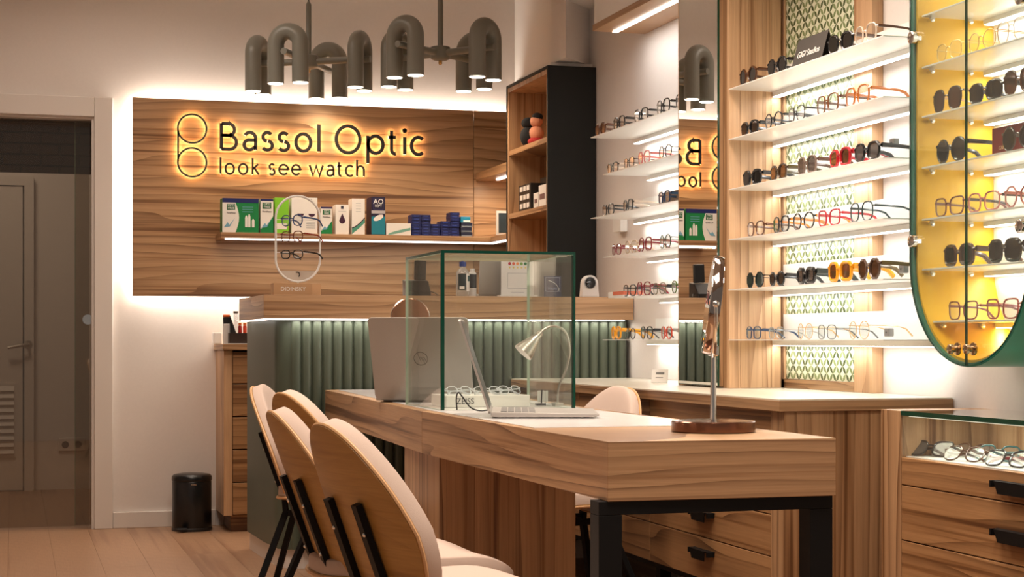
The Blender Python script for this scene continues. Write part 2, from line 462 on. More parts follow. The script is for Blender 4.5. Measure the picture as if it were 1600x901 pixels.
for q in (-0.040, 0.040):
    MB().lathe([(0.022, 0), (0.022, 0.004)], (s.x + q, YI - 0.010, s.z), 18, M=M90).build('socket_hole', mat('socket_recess', (0.12, 0.10, 0.09), 0.5), so)

# ================================================================== BACK PANEL, SIGN
PX0, PX1, PZ0, PZ1, PYF = 0.583, XW, 1.180, 2.187, 8.79
pn = thing('wall_panel', 'large striped wood panel on the back wall, edged with white light', 'panel', (PX0, PYF, PZ0))
seam = onY(740, 200, PYF).x
MB().box(PX0, seam - 0.0015, PYF, PYF + 0.02, PZ0, PZ1).build('board', WH, pn, bev=0.001)
MB().box(seam + 0.0015, PX1 - 0.002, PYF, PYF + 0.02, PZ0, PZ1).build('board', WH, pn, bev=0.001)
MB().box(PX0 + 0.05, PX1 - 0.02, PYF + 0.02, YB - 0.001, PZ0 + 0.05, PZ1 - 0.05).build('backing_frame', WHITE, pn)
b = MB(); b.box(PX0 + 0.035, PX1 - .05, PYF + 0.030, PYF + 0.045, PZ1 - 0.049, PZ1 - 0.042)
b.box(PX0 + 0.035, 1.9, PYF + 0.030, PYF + 0.045, PZ0 + 0.042, PZ0 + 0.049)
b.box(PX0 + 0.042, PX0 + 0.049, PYF + 0.030, PYF + 0.045, PZ0 + 0.05, PZ1 - 0.05)
b.build('light_strip', LEDW, pn)
LP = (1.0, 0.90, 0.78)
area('panel_strip_top', ((PX0 + PX1) / 2, 8.825, PZ1 - 0.035), 1.98, 0.02, 6.5, LP, (rad(180), 0, 0))
area('panel_strip_bottom', (1.25, 8.825, PZ0 + 0.035), 1.30, 0.02, 5, LP, (0, 0, 0))
area('panel_strip_left', (PX0 + 0.035, 8.825, (PZ0 + PZ1) / 2), 0.02, 0.95, 4, LP, (0, rad(90), 0))
bpy.data.objects['panel_strip_left'].data.size, bpy.data.objects['panel_strip_left'].data.size_y = 0.95, 0.02

# --- lettering drawn with strokes: centre lines offset to a ribbon
def arc(cx, cy, rx, ry, a0, a1, n=20):
    return [(cx + rx * math.cos(rad(a0 + (a1 - a0) * i / n)), cy + ry * math.sin(rad(a0 + (a1 - a0) * i / n))) for i in range(n + 1)]
def ribbon(mb, pts, wd, T, y0, y1):
    """pts in letter units; T maps them to world (x, z); wd = stroke width in metres"""
    P = [Vector(T(p)) for p in pts]; closed = (P[0] - P[-1]).length < 1e-5
    if closed: P = P[:-1]
    n = len(P); Lf, Rt = [], []
    for i in range(n):
        a = P[(i - 1) % n] if (closed or i) else P[i]; c = P[(i + 1) % n] if (closed or i < n - 1) else P[i]
        t = (c - a).normalized(); nn = Vector((-t.y, t.x))
        k = 1.0
        if (closed or 0 < i < n - 1):
            t1 = (P[i] - a).normalized(); k = 1 / max(0.5, abs(nn.dot(Vector((-t1.y, t1.x)))))
        Lf.append(P[i] + nn * wd / 2 * k); Rt.append(P[i] - nn * wd / 2 * k)
    m = n if closed else n - 1
    for i in range(m):
        j = (i + 1) % n
        mb.prism([tuple(Lf[i]), tuple(Lf[j]), tuple(Rt[j]), tuple(Rt[i])], 'y', y0, y1)
S_ = lambda: [arc(0.30, 0.74, 0.24, 0.24, 35, 262, 14) [:] , arc(0.29, 0.27, 0.27, 0.25, 84, -148, 14)]
GLY = {
 'B': [[(0, 0), (0, 1.42)], [(0, 1.40), (0.40, 1.40)] + arc(0.40, 1.08, 0.32, 0.32, 90, -90, 12) + [(0, 0.76)], [(0, 0.76), (0.45, 0.76)] + arc(0.45, 0.38, 0.38, 0.38, 90, -90, 12) + [(0, 0)]],
 'a': [arc(0.36, 0.62, 0.30, 0.34, 150, 0, 12) + [(0.66, 0)], [(0.66, 0.54)] + [(0.40, 0.54)] + arc(0.32, 0.27, 0.27, 0.27, 90, 300, 12) + [(0.66, 0.20)]],
 's': S_(),
 'o': [arc(0.48, 0.49, 0.46, 0.47, 0, 360, 28)],
 'l': [[(0, 0), (0, 1.50)]],
 'O': [arc(0.70, 0.71, 0.68, 0.71, 0, 360, 34)],
 'p': [[(0, -0.55), (0, 0.97)], arc(0.44, 0.49, 0.43, 0.47, 0, 360, 26)],
 't': [[(0.20, 1.28), (0.20, 0.25)] + arc(0.42, 0.24, 0.22, 0.22, 180, 285, 8), [(0, 0.92), (0.48, 0.92)]],
 'i': [[(0, 0), (0, 0.95)], arc(0, 1.30, 0.035, 0.035, 0, 360, 10)],
 'c': [arc(0.48, 0.49, 0.46, 0.47, 50, 310, 22)],
 'k': [[(0, 0), (0, 1.50)], [(0.55, 0.95), (0.02, 0.50)], [(0.16, 0.60), (0.62, 0)]],
 'e': [[(0.03, 0.53), (0.86, 0.53)] + arc(0.45, 0.50, 0.43, 0.45, 4, 320, 24)],
 'w': [[(0, 0.95), (0.33, 0), (0.63, 0.90), (0.93, 0), (1.26, 0.95)]],
 'h': [[(0, 0), (0, 1.50)], [(0, 0.55)] + arc(0.34, 0.56, 0.33, 0.38, 180, 0, 14) + [(0.67, 0)]],
}
YS0, YS1 = 8.766, 8.7715
sg = thing('shop_sign', 'backlit sign reading Bassol Optic, look see watch on the back panel', 'sign', (1.0, YS1, 1.75))
SB = mat('sign_face_dark', (0.014, 0.010, 0.008), 0.4)
SGN = mat('sign_emblem_face', (0.025, 0.045, 0.04), 0.4)
def letter(ch, px, py0, hpx, stroke, wpx):
    """px = left edge, py0 = baseline, hpx = x-height in photo pixels"""
    p0 = onY(px, py0, YS1); kx = (onY(px + 10, py0, YS1).x - p0.x) / 10; kz = (onY(px, py0 - 10, YS1).z - p0.z) / 10
    xs = [q[0] for st in GLY[ch] for q in st]; wu = max(xs) - min(xs)
    sx = (wpx - stroke) * kx / wu if wu > 0.1 else hpx * kz
    T = lambda q: (p0.x + stroke * kx / 2 + (q[0] - min(xs)) * sx, p0.z + q[1] * hpx * kz)
    mb, hb = MB(), MB()
    for st in GLY[ch]:
        ribbon(mb, st, stroke * kx, T, YS0, YS1)
        ribbon(hb, st, stroke * kx * (0.72 if stroke > 4 else 0.5), T, YS1 + 0.0008, YS1 + 0.004)
    o = mb.build('letter', SB, sg); hb.build('halo_light', HALO if stroke > 4 else HALO2, o)
    q = (p0.x + wpx * kx / 2, p0.z)
SLX = 0.0297
big = [('B', 343, 29), ('a', 378.5, 23.5), ('s', 408, 20), ('s', 433.5, 20), ('o', 459.5, 28.5), ('l', 495.5, 4), ('O', 522.5, 42.5), ('p', 572, 29), ('t', 604, 17), ('i', 628.5, 4), ('c', 640, 23)]
for ch, px, wp in big:
    letter(ch, px, 232.8 + (px - 343) * SLX, 28.6 if ch != 'O' else 29.5, 5.3, wp)
small = [('l', 343, 2), ('o', 350.5, 16.5), ('o', 371.5, 16.5), ('k', 393, 13), ('s', 419.5, 11), ('e', 434.5, 17), ('e', 454.5, 16), ('w', 482, 24), ('a', 509.5, 13), ('t', 525, 10), ('c', 538.5, 14), ('h', 556, 14)]
for ch, px, wp in small:
    letter(ch, px, 271.6 + (px - 343) * 0.0175, 17.0, 3.2, wp)
em = MB(); hb = MB()
kx = onY(310, 227, YS1).x - onY(300, 227, YS1).x; kx /= 10
for cy in (201.0, 253.6):
    c = onY(300.2, cy, YS1)
    pts = [(c.x + 22.4 * kx * math.cos(q), c.z + 22.6 * kx * math.sin(q)) for q in [2 * math.pi * i / 48 for i in range(49)]]
    ribbon(em, pts, 0.0092, lambda q: q, YS0, YS1); ribbon(hb, pts, 0.0048, lambda q: q, YS1 + 0.0008, YS1 + 0.004)
a_, b_ = onY(278.2, 203, YS1), onY(278.2, 252, YS1)
ribbon(em, [(a_.x, a_.z), (b_.x, b_.z)], 0.0092, lambda q: q, YS0, YS1)
ribbon(hb, [(a_.x, a_.z), (b_.x, b_.z)], 0.0048, lambda q: q, YS1 + 0.0008, YS1 + 0.004)
o = em.build('emblem', SGN, sg); hb.build('halo_light', HALO2, o)

# ================================================================== BACK SHELVES
sh = thing('wall_shelf', 'long wooden shelf across the wood panel, holding lens solution boxes, lit below', 'shelf', (0.998, 8.55, 1.48))
b = MB().box(0.998, XW - 0.004, 8.55, 8.788, 1.468, 1.497); b.box(2.40, XW - 0.004, 8.195, 8.55, 1.468, 1.497)
b.build('board', WHF, sh, bev=0.001)
b = MB().box(1.02, 2.42, 8.556, 8.568, 1.460, 1.468); b.box(2.408, 2.42, 8.2, 8.556, 1.460, 1.468)
b.build('light_strip', emit('led_shelf', (1.0, 0.93, 0.86), 5.0), sh)
area('back_shelf_strip', (1.72, 8.562, 1.457), 1.4, 0.012, 3.2, NEUT)
sh = thing('corner_shelf', 'short wooden shelf high in the corner left of the black bookcase', 'shelf', (2.38, 8.4, 1.8))
MB().box(2.385, XW - 0.004, 8.2, 8.788, 1.808, 1.852).build('board', WHF, sh, bev=0.001)
MB().box(2.45, 2.465, 8.2, 8.62, 1.80, 1.808).build('light_strip', LEDW, sh)
area('corner_shelf_strip', (2.457, 8.42, 1.796), 0.012, 0.4, 3.0, (1.0, 0.80, 0.58))

# bookcase
bx0, bx1, by0, by1, bz = 2.38, XW - 0.003, 7.50, 8.19, 2.232
bc = thing('bookcase', 'tall black bookcase with open oak shelves beside the counter end', 'bookcase', (bx0, by0, 0))
b = MB(); b.box(bx0, bx1, by0, by0 + 0.014, 0.0, bz); b.box(bx0, bx1, by1 - 0.014, by1, 0.0, bz)
b.box(bx0, bx1, by0 + 0.014, by1 - 0.014, bz - 0.014, bz); b.box(bx1 - 0.012, bx1, by0 + 0.014, by1 - 0.014, 0, bz - 0.014)
b.build('carcass', BLACKS, bc, bev=0.0015)
b = MB(); b.box(bx0 + 0.004, bx1 - 0.014, by1 - 0.030, by1 - 0.0145, 0.1, bz - 0.0145); b.box(bx0 + 0.004, bx1 - 0.014, by0 + 0.0145, by0 + 0.03, 0.1, bz - 0.0145)
b.box(bx0 + 0.004, bx1 - 0.014, by0 + 0.031, by1 - 0.031, bz - 0.036, bz - 0.0145)
b.box(bx1 - 0.020, bx1 - 0.0145, by0 + 0.031, by1 - 0.031, 0.1, bz - 0.037)
b.build('lining', WVP, bc)
for z in (1.878, 1.562, 1.25, 0.93):
    MB().box(bx0 + 0.006, bx1 - 0.021, by0 + 0.031, by1 - 0.031, z, z + 0.026).build('shelf', WHF, bc, bev=0.001)
MB().box(bx0 + 0.03, bx1 - 0.0, by0 + 0.05, by1 - 0.1, bz + 0.0005, bz + 0.022).build('top_plate', WHITE, bc)

# ================================================================== RECEPTION COUNTER
cn = thing('reception_counter', 'reception counter with fluted sage green front and striped wood top', 'counter', (1.0, 7.05, 0))
r = 0.10
poly = [(1.03, 7.80), (1.045, 7.35), (1.06, 7.20)] + [(1.16 - r * math.cos(rad(q)), 7.15 - r * math.sin(rad(q))) for q in (0, 22, 45, 68, 90)] + [(2.60, 7.05), (2.60, 7.493), (2.36, 7.493), (2.36, 7.80)]
MB().prism(poly, 'z', 0.082, 1.040).build('body', GREEN, cn, smooth=35)
poly2 = [(x + (0.012 if x < 1.5 else 0), y + (0.02 if y < 7.3 else 0)) for x, y in poly]
MB().prism(poly2, 'z', 0.0, 0.082).build('plinth', TRIM, cn)
fl0 = None; pitch = 0.0438
for k in range(34):
    x = 1.135 + k * pitch
    if x > 2.585: break
    if fl0 is None:
        pr = [(pitch * 0.48 * math.cos(rad(q)), -0.019 * math.sin(rad(q)) + 0.004) for q in range(0, 181, 20)]
        fl0 = MB().prism(pr, 'z', 0.084, 1.038).build('flute', GREEN, cn, smooth=50, org=Vector((0, 0, 0))); o = fl0
    else:
        o = fl0.copy(); C.objects.link(o); o.parent = cn
    o.location = (x - 1.0, 7.048 - 7.05, 0)
fz0, fz1 = 1.046, 1.145
MB().prism([(0.993, 7.0), (XW - 0.004, 7.0), (XW - 0.004, 7.495), (2.37, 7.495), (2.37, 7.80), (0.993, 7.80)], 'z', fz0, fz1).build('countertop', WHF, cn, bev=0.0015)
MB().box(1.0, 2.58, 7.012, 7.022, fz0 - 0.006, fz0).build('light_strip', emit('led_counter', (1.0, 0.95, 0.9), 3.2), cn)
MB().box(1.0, 1.012, 7.022, 7.78, fz0 - 0.006, fz0).build('light_strip', emit('led_counter', (1, 1, 1), 3.2), cn)
area('counter_strip', (1.80, 7.017, fz0 - 0.009), 1.55, 0.01, 2.2, NEUT)

# low drawer unit between counter and wall
cb = thing('drawer_cabinet', 'narrow wooden drawer cabinet against the back wall beside the black bin', 'cabinet', (1.007, 8.5, 0))
MB().box(0.997, 1.55, 8.46, YB - 0.001, 0.906, 0.937).build('top', WHF, cb, bev=0.0015)
MB().box(1.007, 1.05, 8.50, YB - 0.001, 0.082, 0.905).build('side_panel', WVP, cb, bev=0.001)
MB().box(1.05, 1.55, 8.52, YB - 0.001, 0.082, 0.905).build('body', mat('dark_gap', (0.04, 0.02, 0.01), 0.9), cb)
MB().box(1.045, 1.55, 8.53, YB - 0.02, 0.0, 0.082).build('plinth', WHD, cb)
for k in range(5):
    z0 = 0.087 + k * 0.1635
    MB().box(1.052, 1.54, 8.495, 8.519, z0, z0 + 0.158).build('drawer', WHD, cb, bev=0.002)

# pedal bin
p = onY(301, 826, 8.62)
bn = thing('pedal_bin', 'small round black bin on the floor by the back wall', 'bin', (p.x, 8.66, 0))
px_, py_ = p.x, 8.66
MB().lathe([(0.094, 0.004), (0.098, 0.010), (0.098, 0.245), (0.096, 0.249)], (px_, py_, 0), 40).build('body', mat('bin_black', (0.006, 0.006, 0.007), 0.28), bn, smooth=1)
MB().lathe([(0.099, 0.250), (0.1005, 0.256), (0.099, 0.272), (0.090, 0.281), (0.06, 0.286), (0.01, 0.288)], (px_, py_, 0), 40).build('lid', mat('bin_black', (0, 0, 0)), bn, smooth=1)
MB().lathe([(0.099, 0.0), (0.101, 0.002), (0.101, 0.014), (0.099, 0.016)], (px_, py_, 0), 40).build('base_ring', BLACKP, bn, smooth=1)
MB().box(px_ - 0.085, px_ - 0.035, py_ - 0.135, py_ - 0.09, 0.016, 0.022).build('pedal', BLACKP, bn, bev=0.002)
MB().box(px_ - 0.013, px_ + 0.013, py_ - 0.0995, py_ - 0.096, 0.232, 0.238).build('badge', CHROME, bn)

# ================================================================== RIGHT WALL: WORKTOP, MIRROR COLUMN, TILED UNIT
WX0, WY0, WY1 = 2.066, 4.36, 7.05
wt = thing('wall_worktop', 'long pale worktop with wooden edge along the right wall', 'worktop', (WX0, WY0, 0.76))
MB().box(WX0, XW - 0.002, WY0, WY1 - 0.012, 0.757, 0.787).build('edge_board', WHF, wt, bev=0.001)
MB().box(WX0 + 0.003, XW - 0.002, WY0 + 0.003, WY1 - 0.012, 0.787, 0.791).build('surface', STONE, wt)
uc = thing('base_cabinet', 'long wooden drawer cabinet under the pale worktop', 'cabinet', (2.09, WY0, 0))
MB().box(2.105, XW - 0.01, WY0 + 0.03, WY1 - 0.02, 0.20, 0.755).build('body', mat('dark_gap', (0, 0, 0)), uc)
b = MB().box(2.085, XW - 0.01, WY0 + 0.008, WY0 + 0.03, 0.0, 0.756)
b.build('end_panel', WV, uc)
yy = onX(1207, 800, 2.09).y
MB().box(2.085, 2.105, WY0 + 0.03, yy, 0.0, 0.756).build('end_stile', WV, uc, bev=0.001)
y1 = onX(1016, 800, 2.09).y
rows = [(0.70, 0.756), (0.580, 0.697), (0.459, 0.577), (0.338, 0.456), (0.205, 0.335)]
def pull(parent, xf, yc, z, L=0.165):
    """folded black trapezoid pull on a front facing -X, hung from the drawer's face"""
    b = MB()
    b.add([(xf, yc - L / 2, z), (xf, yc + L / 2, z), (xf - 0.028, yc + L * 0.36, z), (xf - 0.028, yc - L * 0.36, z),
           (xf, yc - L / 2, z - 0.003), (xf, yc + L / 2, z - 0.003), (xf - 0.026, yc + L * 0.36, z - 0.003), (xf - 0.026, yc - L * 0.36, z - 0.003)],
          [(0, 1, 2, 3), (4, 7, 6, 5), (0, 4, 5, 1), (1, 5, 6, 2), (3, 7, 4, 0), (2, 6, 7, 3)])
    b.add([(xf - 0.028, yc - L * 0.36, z), (xf - 0.028, yc + L * 0.36, z), (xf - 0.025, yc + L * 0.30, z - 0.031), (xf - 0.025, yc - L * 0.30, z - 0.031),
           (xf - 0.025, yc - L * 0.36, z), (xf - 0.025, yc + L * 0.36, z), (xf - 0.022, yc + L * 0.30, z - 0.031), (xf - 0.022, yc - L * 0.30, z - 0.031)],
          [(0, 1, 2, 3), (4, 7, 6, 5), (0, 3, 7, 4), (1, 5, 6, 2), (3, 2, 6, 7), (0, 4, 5, 1)])
    b.box(xf - 0.026, xf, yc - L * 0.47, yc - L * 0.44, z - 0.016, z)
    b.box(xf - 0.026, xf, yc + L * 0.44, yc + L * 0.47, z - 0.016, z)
    return b.build('handle', BLACKM, parent)
for (ya, yb) in ((yy + 0.003, y1 - 0.002), (y1 + 0.002, y1 + 0.75), (y1 + 0.754, WY1 - 0.03)):
    for i, (z0, z1) in enumerate(rows):
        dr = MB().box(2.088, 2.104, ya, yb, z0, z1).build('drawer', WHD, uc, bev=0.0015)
        if i > 0: pull(dr, 2.088, onX(1102, 800, 2.09).y + (0 if ya < 5 else (ya + yb) / 2 - onX(1102, 800, 2.09).y), z1 - 0.035)
MB().box(2.12, 2.5, yy + 0.05, WY1 - 0.05, 0.178, 0.199).build('base_frame', BLACKM, uc)
for y in (y1 + 0.03, y1 + 0.75, yy + 0.3, WY1 - 0.2):
    MB().box(2.13, 2.17, y - 0.02, y + 0.02, 0.0, 0.178).build('leg', BLACKM, uc)
struct(MB().box(XW - 0.016, XW, 4.5, 7.04, 0, 0.08), 'baseboard_right', TRIM)

# column with the mirror
cy0, cy1, cx0 = 5.405, 5.872, 2.372
cl = thing('mirror_column', 'slim wooden column between the two shelf walls', 'column', (cx0, cy0, 0.79))
MB().box(cx0, XW - 0.001, cy0 + 0.02, cy1, 0.7915, 2.515).build('core', WV, cl)
# face boards with fine joints, looking at the room
xs = [cx0, onY(1157, 300, cy0).x, onY(1170, 300, cy0).x, onY(1192, 300, cy0).x, onY(1206, 300, cy0).x, XW - 0.052]
for i in range(len(xs) - 1):
    MB().box(xs[i] + 0.0004, xs[i + 1] - 0.0004, cy0 + (0.0 if i % 2 else 0.0006), cy0 + 0.02, 0.7915, 2.515).build('board', WVP, cl, bev=0.0004)
ym0, ym1 = onX(1122, 500, cx0 - 0.0215).y, onX(1061, 500, cx0 - 0.0215).y
mr_ = thing('wall_mirror', 'tall narrow frameless mirror on the column, reflecting the sign', 'mirror', (cx0, ym0, 0.8))
MB().box(cx0 - 0.0215, cx0 - 0.0165, ym0, ym1 - 0.002, 0.797, 2.5).build('glass', GEDGE, mr_)
MB().box(cx0 - 0.016, cx0 - 0.001, ym0 + 0.002, ym1 - 0.004, 0.797, 2.5).build('backing', WV, mr_)
MB().box(cx0 - 0.023, cx0 - 0.022, ym0 + 0.003, ym1 - 0.004, 0.80, 2.498).build('reflecting_face', MIRROR, mr_)

# tiled panel with wooden frame on the wall
TX = XW - 0.032
ty0, ty1 = onX(1341, 500, TX).y, onX(1221.5, 500, TX).y
tf0 = onX(1366, 500, TX).y
tp = thing('tiled_wall_panel', 'green leaf patterned tile panel in a wooden frame behind the glasses shelves', 'panel', (TX, ty0, 0.8))
PU, PV = 0.02275, 0.02434
NC = 24
ty0 = ty1 - NC * PU
b = MB().box(TX - 0.008, XW - 0.001, tf0, ty0 - 0.001, 0.7915, 2.515)
b.build('frame_post', WVP, tp, bev=0.001)
MB().box(TX - 0.008, XW - 0.001, ty1 + 0.001, cy0 - 0.001, 0.7915, 2.515).build('frame_post', WVP, tp, bev=0.001)
MB().box(TX - 0.008, XW - 0.001, ty0, ty1, 0.7915, 0.823).build('frame_rail', WHF, tp, bev=0.001)
MB().box(TX + 0.012, XW - 0.001, ty0, ty1, 0.823, 2.515).build('backing', WHITE, tp)
def tile_mat():
    m, nt, bs = _new('leaf_tile'); N = nt.nodes.new; L = nt.links.new
    def mth(op, a, b_=None, c_=None):
        n = N('ShaderNodeMath'); n.operation = op
        for i, q in enumerate((a, b_, c_)):
            if q is None: continue
            if isinstance(q, (int, float)): n.inputs[i].default_value = q
            else: L(q, n.inputs[i])
        return n.outputs[0]
    tc = N('ShaderNodeTexCoord'); sp = N('ShaderNodeSeparateXYZ'); L(tc.outputs['Object'], sp.inputs[0])
    u = mth('MULTIPLY', sp.outputs[1], 1 / PU); v = mth('MULTIPLY', sp.outputs[2], 1 / PV)
    p_ = mth('MULTIPLY', mth('ADD', u, v), 0.5); q_ = mth('MULTIPLY', mth('SUBTRACT', v, u), 0.5)
    def leaf(a, b_):
        rb = mth('ROUND', b_); fa = mth('FRACT', a)
        sn = mth('SINE', mth('MULTIPLY', fa, math.pi))
        d_ = mth('DIVIDE', mth('ABSOLUTE', mth('SUBTRACT', b_, rb)), mth('MAXIMUM', sn, 0.02))
        k = mth('LESS_THAN', d_, 0.20)
        wn = N('ShaderNodeTexWhiteNoise'); wn.noise_dimensions = '2D'
        cx = N('ShaderNodeCombineXYZ'); L(mth('FLOOR', mth('DIVIDE', a, 1.0)), cx.inputs[0]); L(rb, cx.inputs[1]); L(cx.outputs[0], wn.inputs['Vector'])
        par = mth('MODULO', mth('ABSOLUTE', rb), 2.0)        # every second band is darker
        return k, mth('MULTIPLY_ADD', wn.outputs['Value'], 0.35, mth('MULTIPLY', par, 0.65))
    k1, s1 = leaf(p_, q_); k2, s2 = leaf(q_, p_)
    k = mth('MAXIMUM', k1, k2)
    s_ = mth('MAXIMUM', mth('MULTIPLY', k1, s1), mth('MULTIPLY', k2, s2))
    cr = N('ShaderNodeValToRGB'); cr.color_ramp.elements[0].color = (0.24, 0.31, 0.13, 1); cr.color_ramp.elements[1].color = (0.040, 0.068, 0.018, 1)
    L(s_, cr.inputs[0])
    mx = N('ShaderNodeMix'); mx.data_type = 'RGBA'; mx.inputs['A'].default_value = (0.68, 0.69, 0.52, 1)
    L(k, mx.inputs['Factor']); L(cr.outputs[0], mx.inputs['B']); L(mx.outputs['Result'], bs.inputs['Base Color'])
    bs.inputs['Roughness'].default_value = 0.3
    return m
TILE = tile_mat(); t0 = None
for c in range(3):
    for rr in range(9):
        if t0 is None:
            t0 = MB().box(0, 0.012, 0.0005, 8 * PU - 0.0005, 0.0005, 8 * PV - 0.0005).build('tile', TILE, tp, org=Vector((0, 0, 0))); o = t0
        else:
            o = t0.copy(); C.objects.link(o); o.parent = tp
        o.location = (0, c * 8 * PU + (ty0 - onX(1341, 500, TX).y), 0.823 - 0.8 + rr * 8 * PV)
        if 0.823 + (rr + 1) * 8 * PV > 2.516: bpy.data.objects.remove(o) if o is not t0 else None

# shelves on the tiled wall and in the niche
ZK = [0.9595 + 0.1727 * k for k in range(6)]
WORDS = ['lowest', 'fifth', 'fourth', 'third', 'second', 'topmost']
SX0 = 2.369
MY0 = onX(1380, 45, SX0).y
def metal_shelf(y0, y1, z, label, group):
    s = thing('display_shelf', label, 'shelf', (SX0, y0, z), group)
    b = MB().box(SX0, XW - 0.012 if y0 > 5.8 else XW - 0.042, y0, y1, z - 0.003, z)
    bk_ = XW - 0.012 if y0 > 5.8 else XW - 0.042
    b.box(bk_ - 0.002, bk_, y0, y1, z, z + 0.088)
    b.build('shelf_plate', SHELFW, s)
    MB().box(bk_ - 0.045, bk_ - 0.018, y0 + 0.005, y1 - 0.002, z - 0.020, z - 0.0035).build('light_profile', SHELFW, s)
    MB().box(bk_ - 0.043, bk_ - 0.020, y0 + 0.007, y1 - 0.004, z - 0.0225, z - 0.0202).build('light_strip', LEDW, s)
    n_ = area('shelf_strip', (bk_ - 0.030, (y0 + y1) / 2, z - 0.024), 0.022, (y1 - y0) - 0.012, SHELF_W * (y1 - y0), COOL)
    return s
SHELF_W = 1.05
for k in range(6):
    metal_shelf(MY0, cy0 - 0.002, ZK[k], '%s white display shelf on the leaf tiled wall' % WORDS[k], 'shelves on the tiled wall')
NY = [6.705, 6.56, 6.705, 6.86, 6.705, 6.86]
SHELF_W = 0.95
for k in range(6):
    metal_shelf(cy1 + 0.002, NY[k], ZK[k], '%s white display shelf left of the wall mirror' % WORDS[k], 'shelves left of the mirror')
# wooden canopy over the niche shelves
cp = thing('shelf_canopy', 'wooden canopy board with light strip above the shelves left of the mirror', 'canopy', (2.38, 5.87, 2.28))
MB().box(2.378, XW - 0.002, 5.60, 6.86, 2.277, 2.303).build('board', WHF, cp, bev=0.001)
MB().box(2.382, XW - 0.002, 5.60, 6.85, 2.303, 2.515).build('bulkhead', WHITE, cp)
MB().box(2.462, 2.482, cy1 + 0.01, 6.84, 2.2715, 2.277).build('light_strip', LEDW, cp)
area('canopy_strip', (2.472, 6.35, 2.268), 0.018, 0.95, 2.5, COOL)
# ================================================================== CONSULTING TABLE
ZT = 0.75
tb = thing('consulting_table', 'long striped wooden consulting table with thick top and black steel end frame', 'table', (1.16, 3.28, 0))
TA, TB_, TC_, TD = (1.172, 3.285), (1.147, 4.83), (1.247, 6.99), (1.86, 6.99)
TE, TF = (1.69, 4.83), (1.684, 3.275)
MB().prism([TA, TB_, TE, TF], 'z', 0.627, ZT).build('tabletop', WHF, tb, bev=0.0015)
MB().prism([(TB_[0] + 0.0, TB_[1] + 0.001), TC_, TD, (TE[0], TE[1] + 0.001)], 'z', 0.627, ZT).build('tabletop', WHF, tb, bev=0.0015)
GLOSSW = mat('white_gloss_inlay', (0.80, 0.77, 0.76), 0.16)
MB().prism([(1.182, 3.83), (1.178, 4.83), (1.29, 6.93), (1.80, 6.93), (1.655, 4.83), (1.655, 3.83)], 'z', ZT + 0.0002, ZT + 0.0016).build('inlay', GLOSSW, tb)
b = MB(); b.box(1.19, 1.58, 4.71, 4.725, 0, 0.626); b.box(1.17, 1.19, 4.71, 5.16, 0, 0.626); b.box(1.565, 1.585, 4.725, 5.16, 0, 0.626); b.box(1.19, 1.565, 5.14, 5.16, 0, 0.626)
b.build('pedestal', WV, tb, bev=0.001)
for x0, x1 in ((1.154, 1.205), (1.632, 1.684)):
    MB().box(x0, x1, 3.29, 3.345, 0, 0.598).build('leg', BLACKM, tb, bev=0.001)
MB().box(1.154, 1.684, 3.29, 3.345, 0.5985, 0.6265).build('frame_bar', BLACKM, tb, bev=0.001)

# ================================================================== CHAIRS
def pad(outl, mapf, t0, t1, rings=9, seg=48, dome=False, edge=3.0):
    """closed cushion/shell: outl(angle)->(u,v) rim; mapf(u,v,t)->point, t = height off the shell"""
    mb = MB(); V = []
    def prof(r):
        return (1 - r ** edge) ** 0.5 if dome else 1.0
    rr = [0.0] + [math.sin(math.pi / 2 * (i / rings)) for i in range(1, rings + 1)]
    top, bot = [], []
    for lay, st in ((1, top), (0, bot)):
        for i, r in enumerate(rr):
            row = []
            for k in range(seg if i else 1):
                u, v = outl(2 * math.pi * k / seg)
                mid = (t0 + t1) / 2
                if dome:
                    t = t0 + (t1 - t0) * (0.74 + 0.26 * prof(r)) if lay else t0
                else:
                    t = t1 if lay else t0
                V.append(mapf(u * r, v * r, t)); row.append(len(V) - 1)
            st.append(row)
    F = []
    for st in (top, bot):
        for k in range(seg): F.append((st[0][0], st[1][k], st[1][(k + 1) % seg]))
        for i in range(1, rings):
            for k in range(seg):
                l = (k + 1) % seg; F.append((st[i][k], st[i + 1][k], st[i + 1][l], st[i][l]))
    for k in range(seg):
        l = (k + 1) % seg; F.append((top[rings][k], bot[rings][k], bot[rings][l], top[rings][l]))
    return mb.add(V, F)
LEAN = rad(20)
def back_map(u, v, t):
    # v: -1..1 up the back, u lateral (metres), t forward of the wooden shell
    s = v
    x = -0.215 - s * math.sin(LEAN) + t * math.cos(LEAN) + 0.9 * u * u
    z = 0.580 + s * math.cos(LEAN) + t * math.sin(LEAN)
    return (x, u, z)
def back_out(k=1.0):
    def f(a):
        c, s = math.cos(a), math.sin(a)
        u = 0.208 * math.copysign(abs(c) ** 0.92, c); v = 0.222 * math.copysign(abs(s) ** 0.92, s)
        u *= 1 - 0.22 * max(0, v / 0.21) - 0.02 * min(0, v / 0.21)
        return (u * k, v * k)
    return f
def seat_map(u, v, t):
    x = 0.055 + v; droop = -2.2 * max(0, v - 0.08) ** 2 + 0.25 * u * u
    return (x, u, 0.400 + t + droop)
def seat_out(k=1.0):
    def f(a):
        c, s = math.cos(a), math.sin(a)
        u = 0.218 * math.copysign(abs(c) ** 0.7, c); v = 0.240 * math.copysign(abs(s) ** 0.7, s)
        return (u * k * (1 + 0.06 * v / 0.2), v * k)
    return f
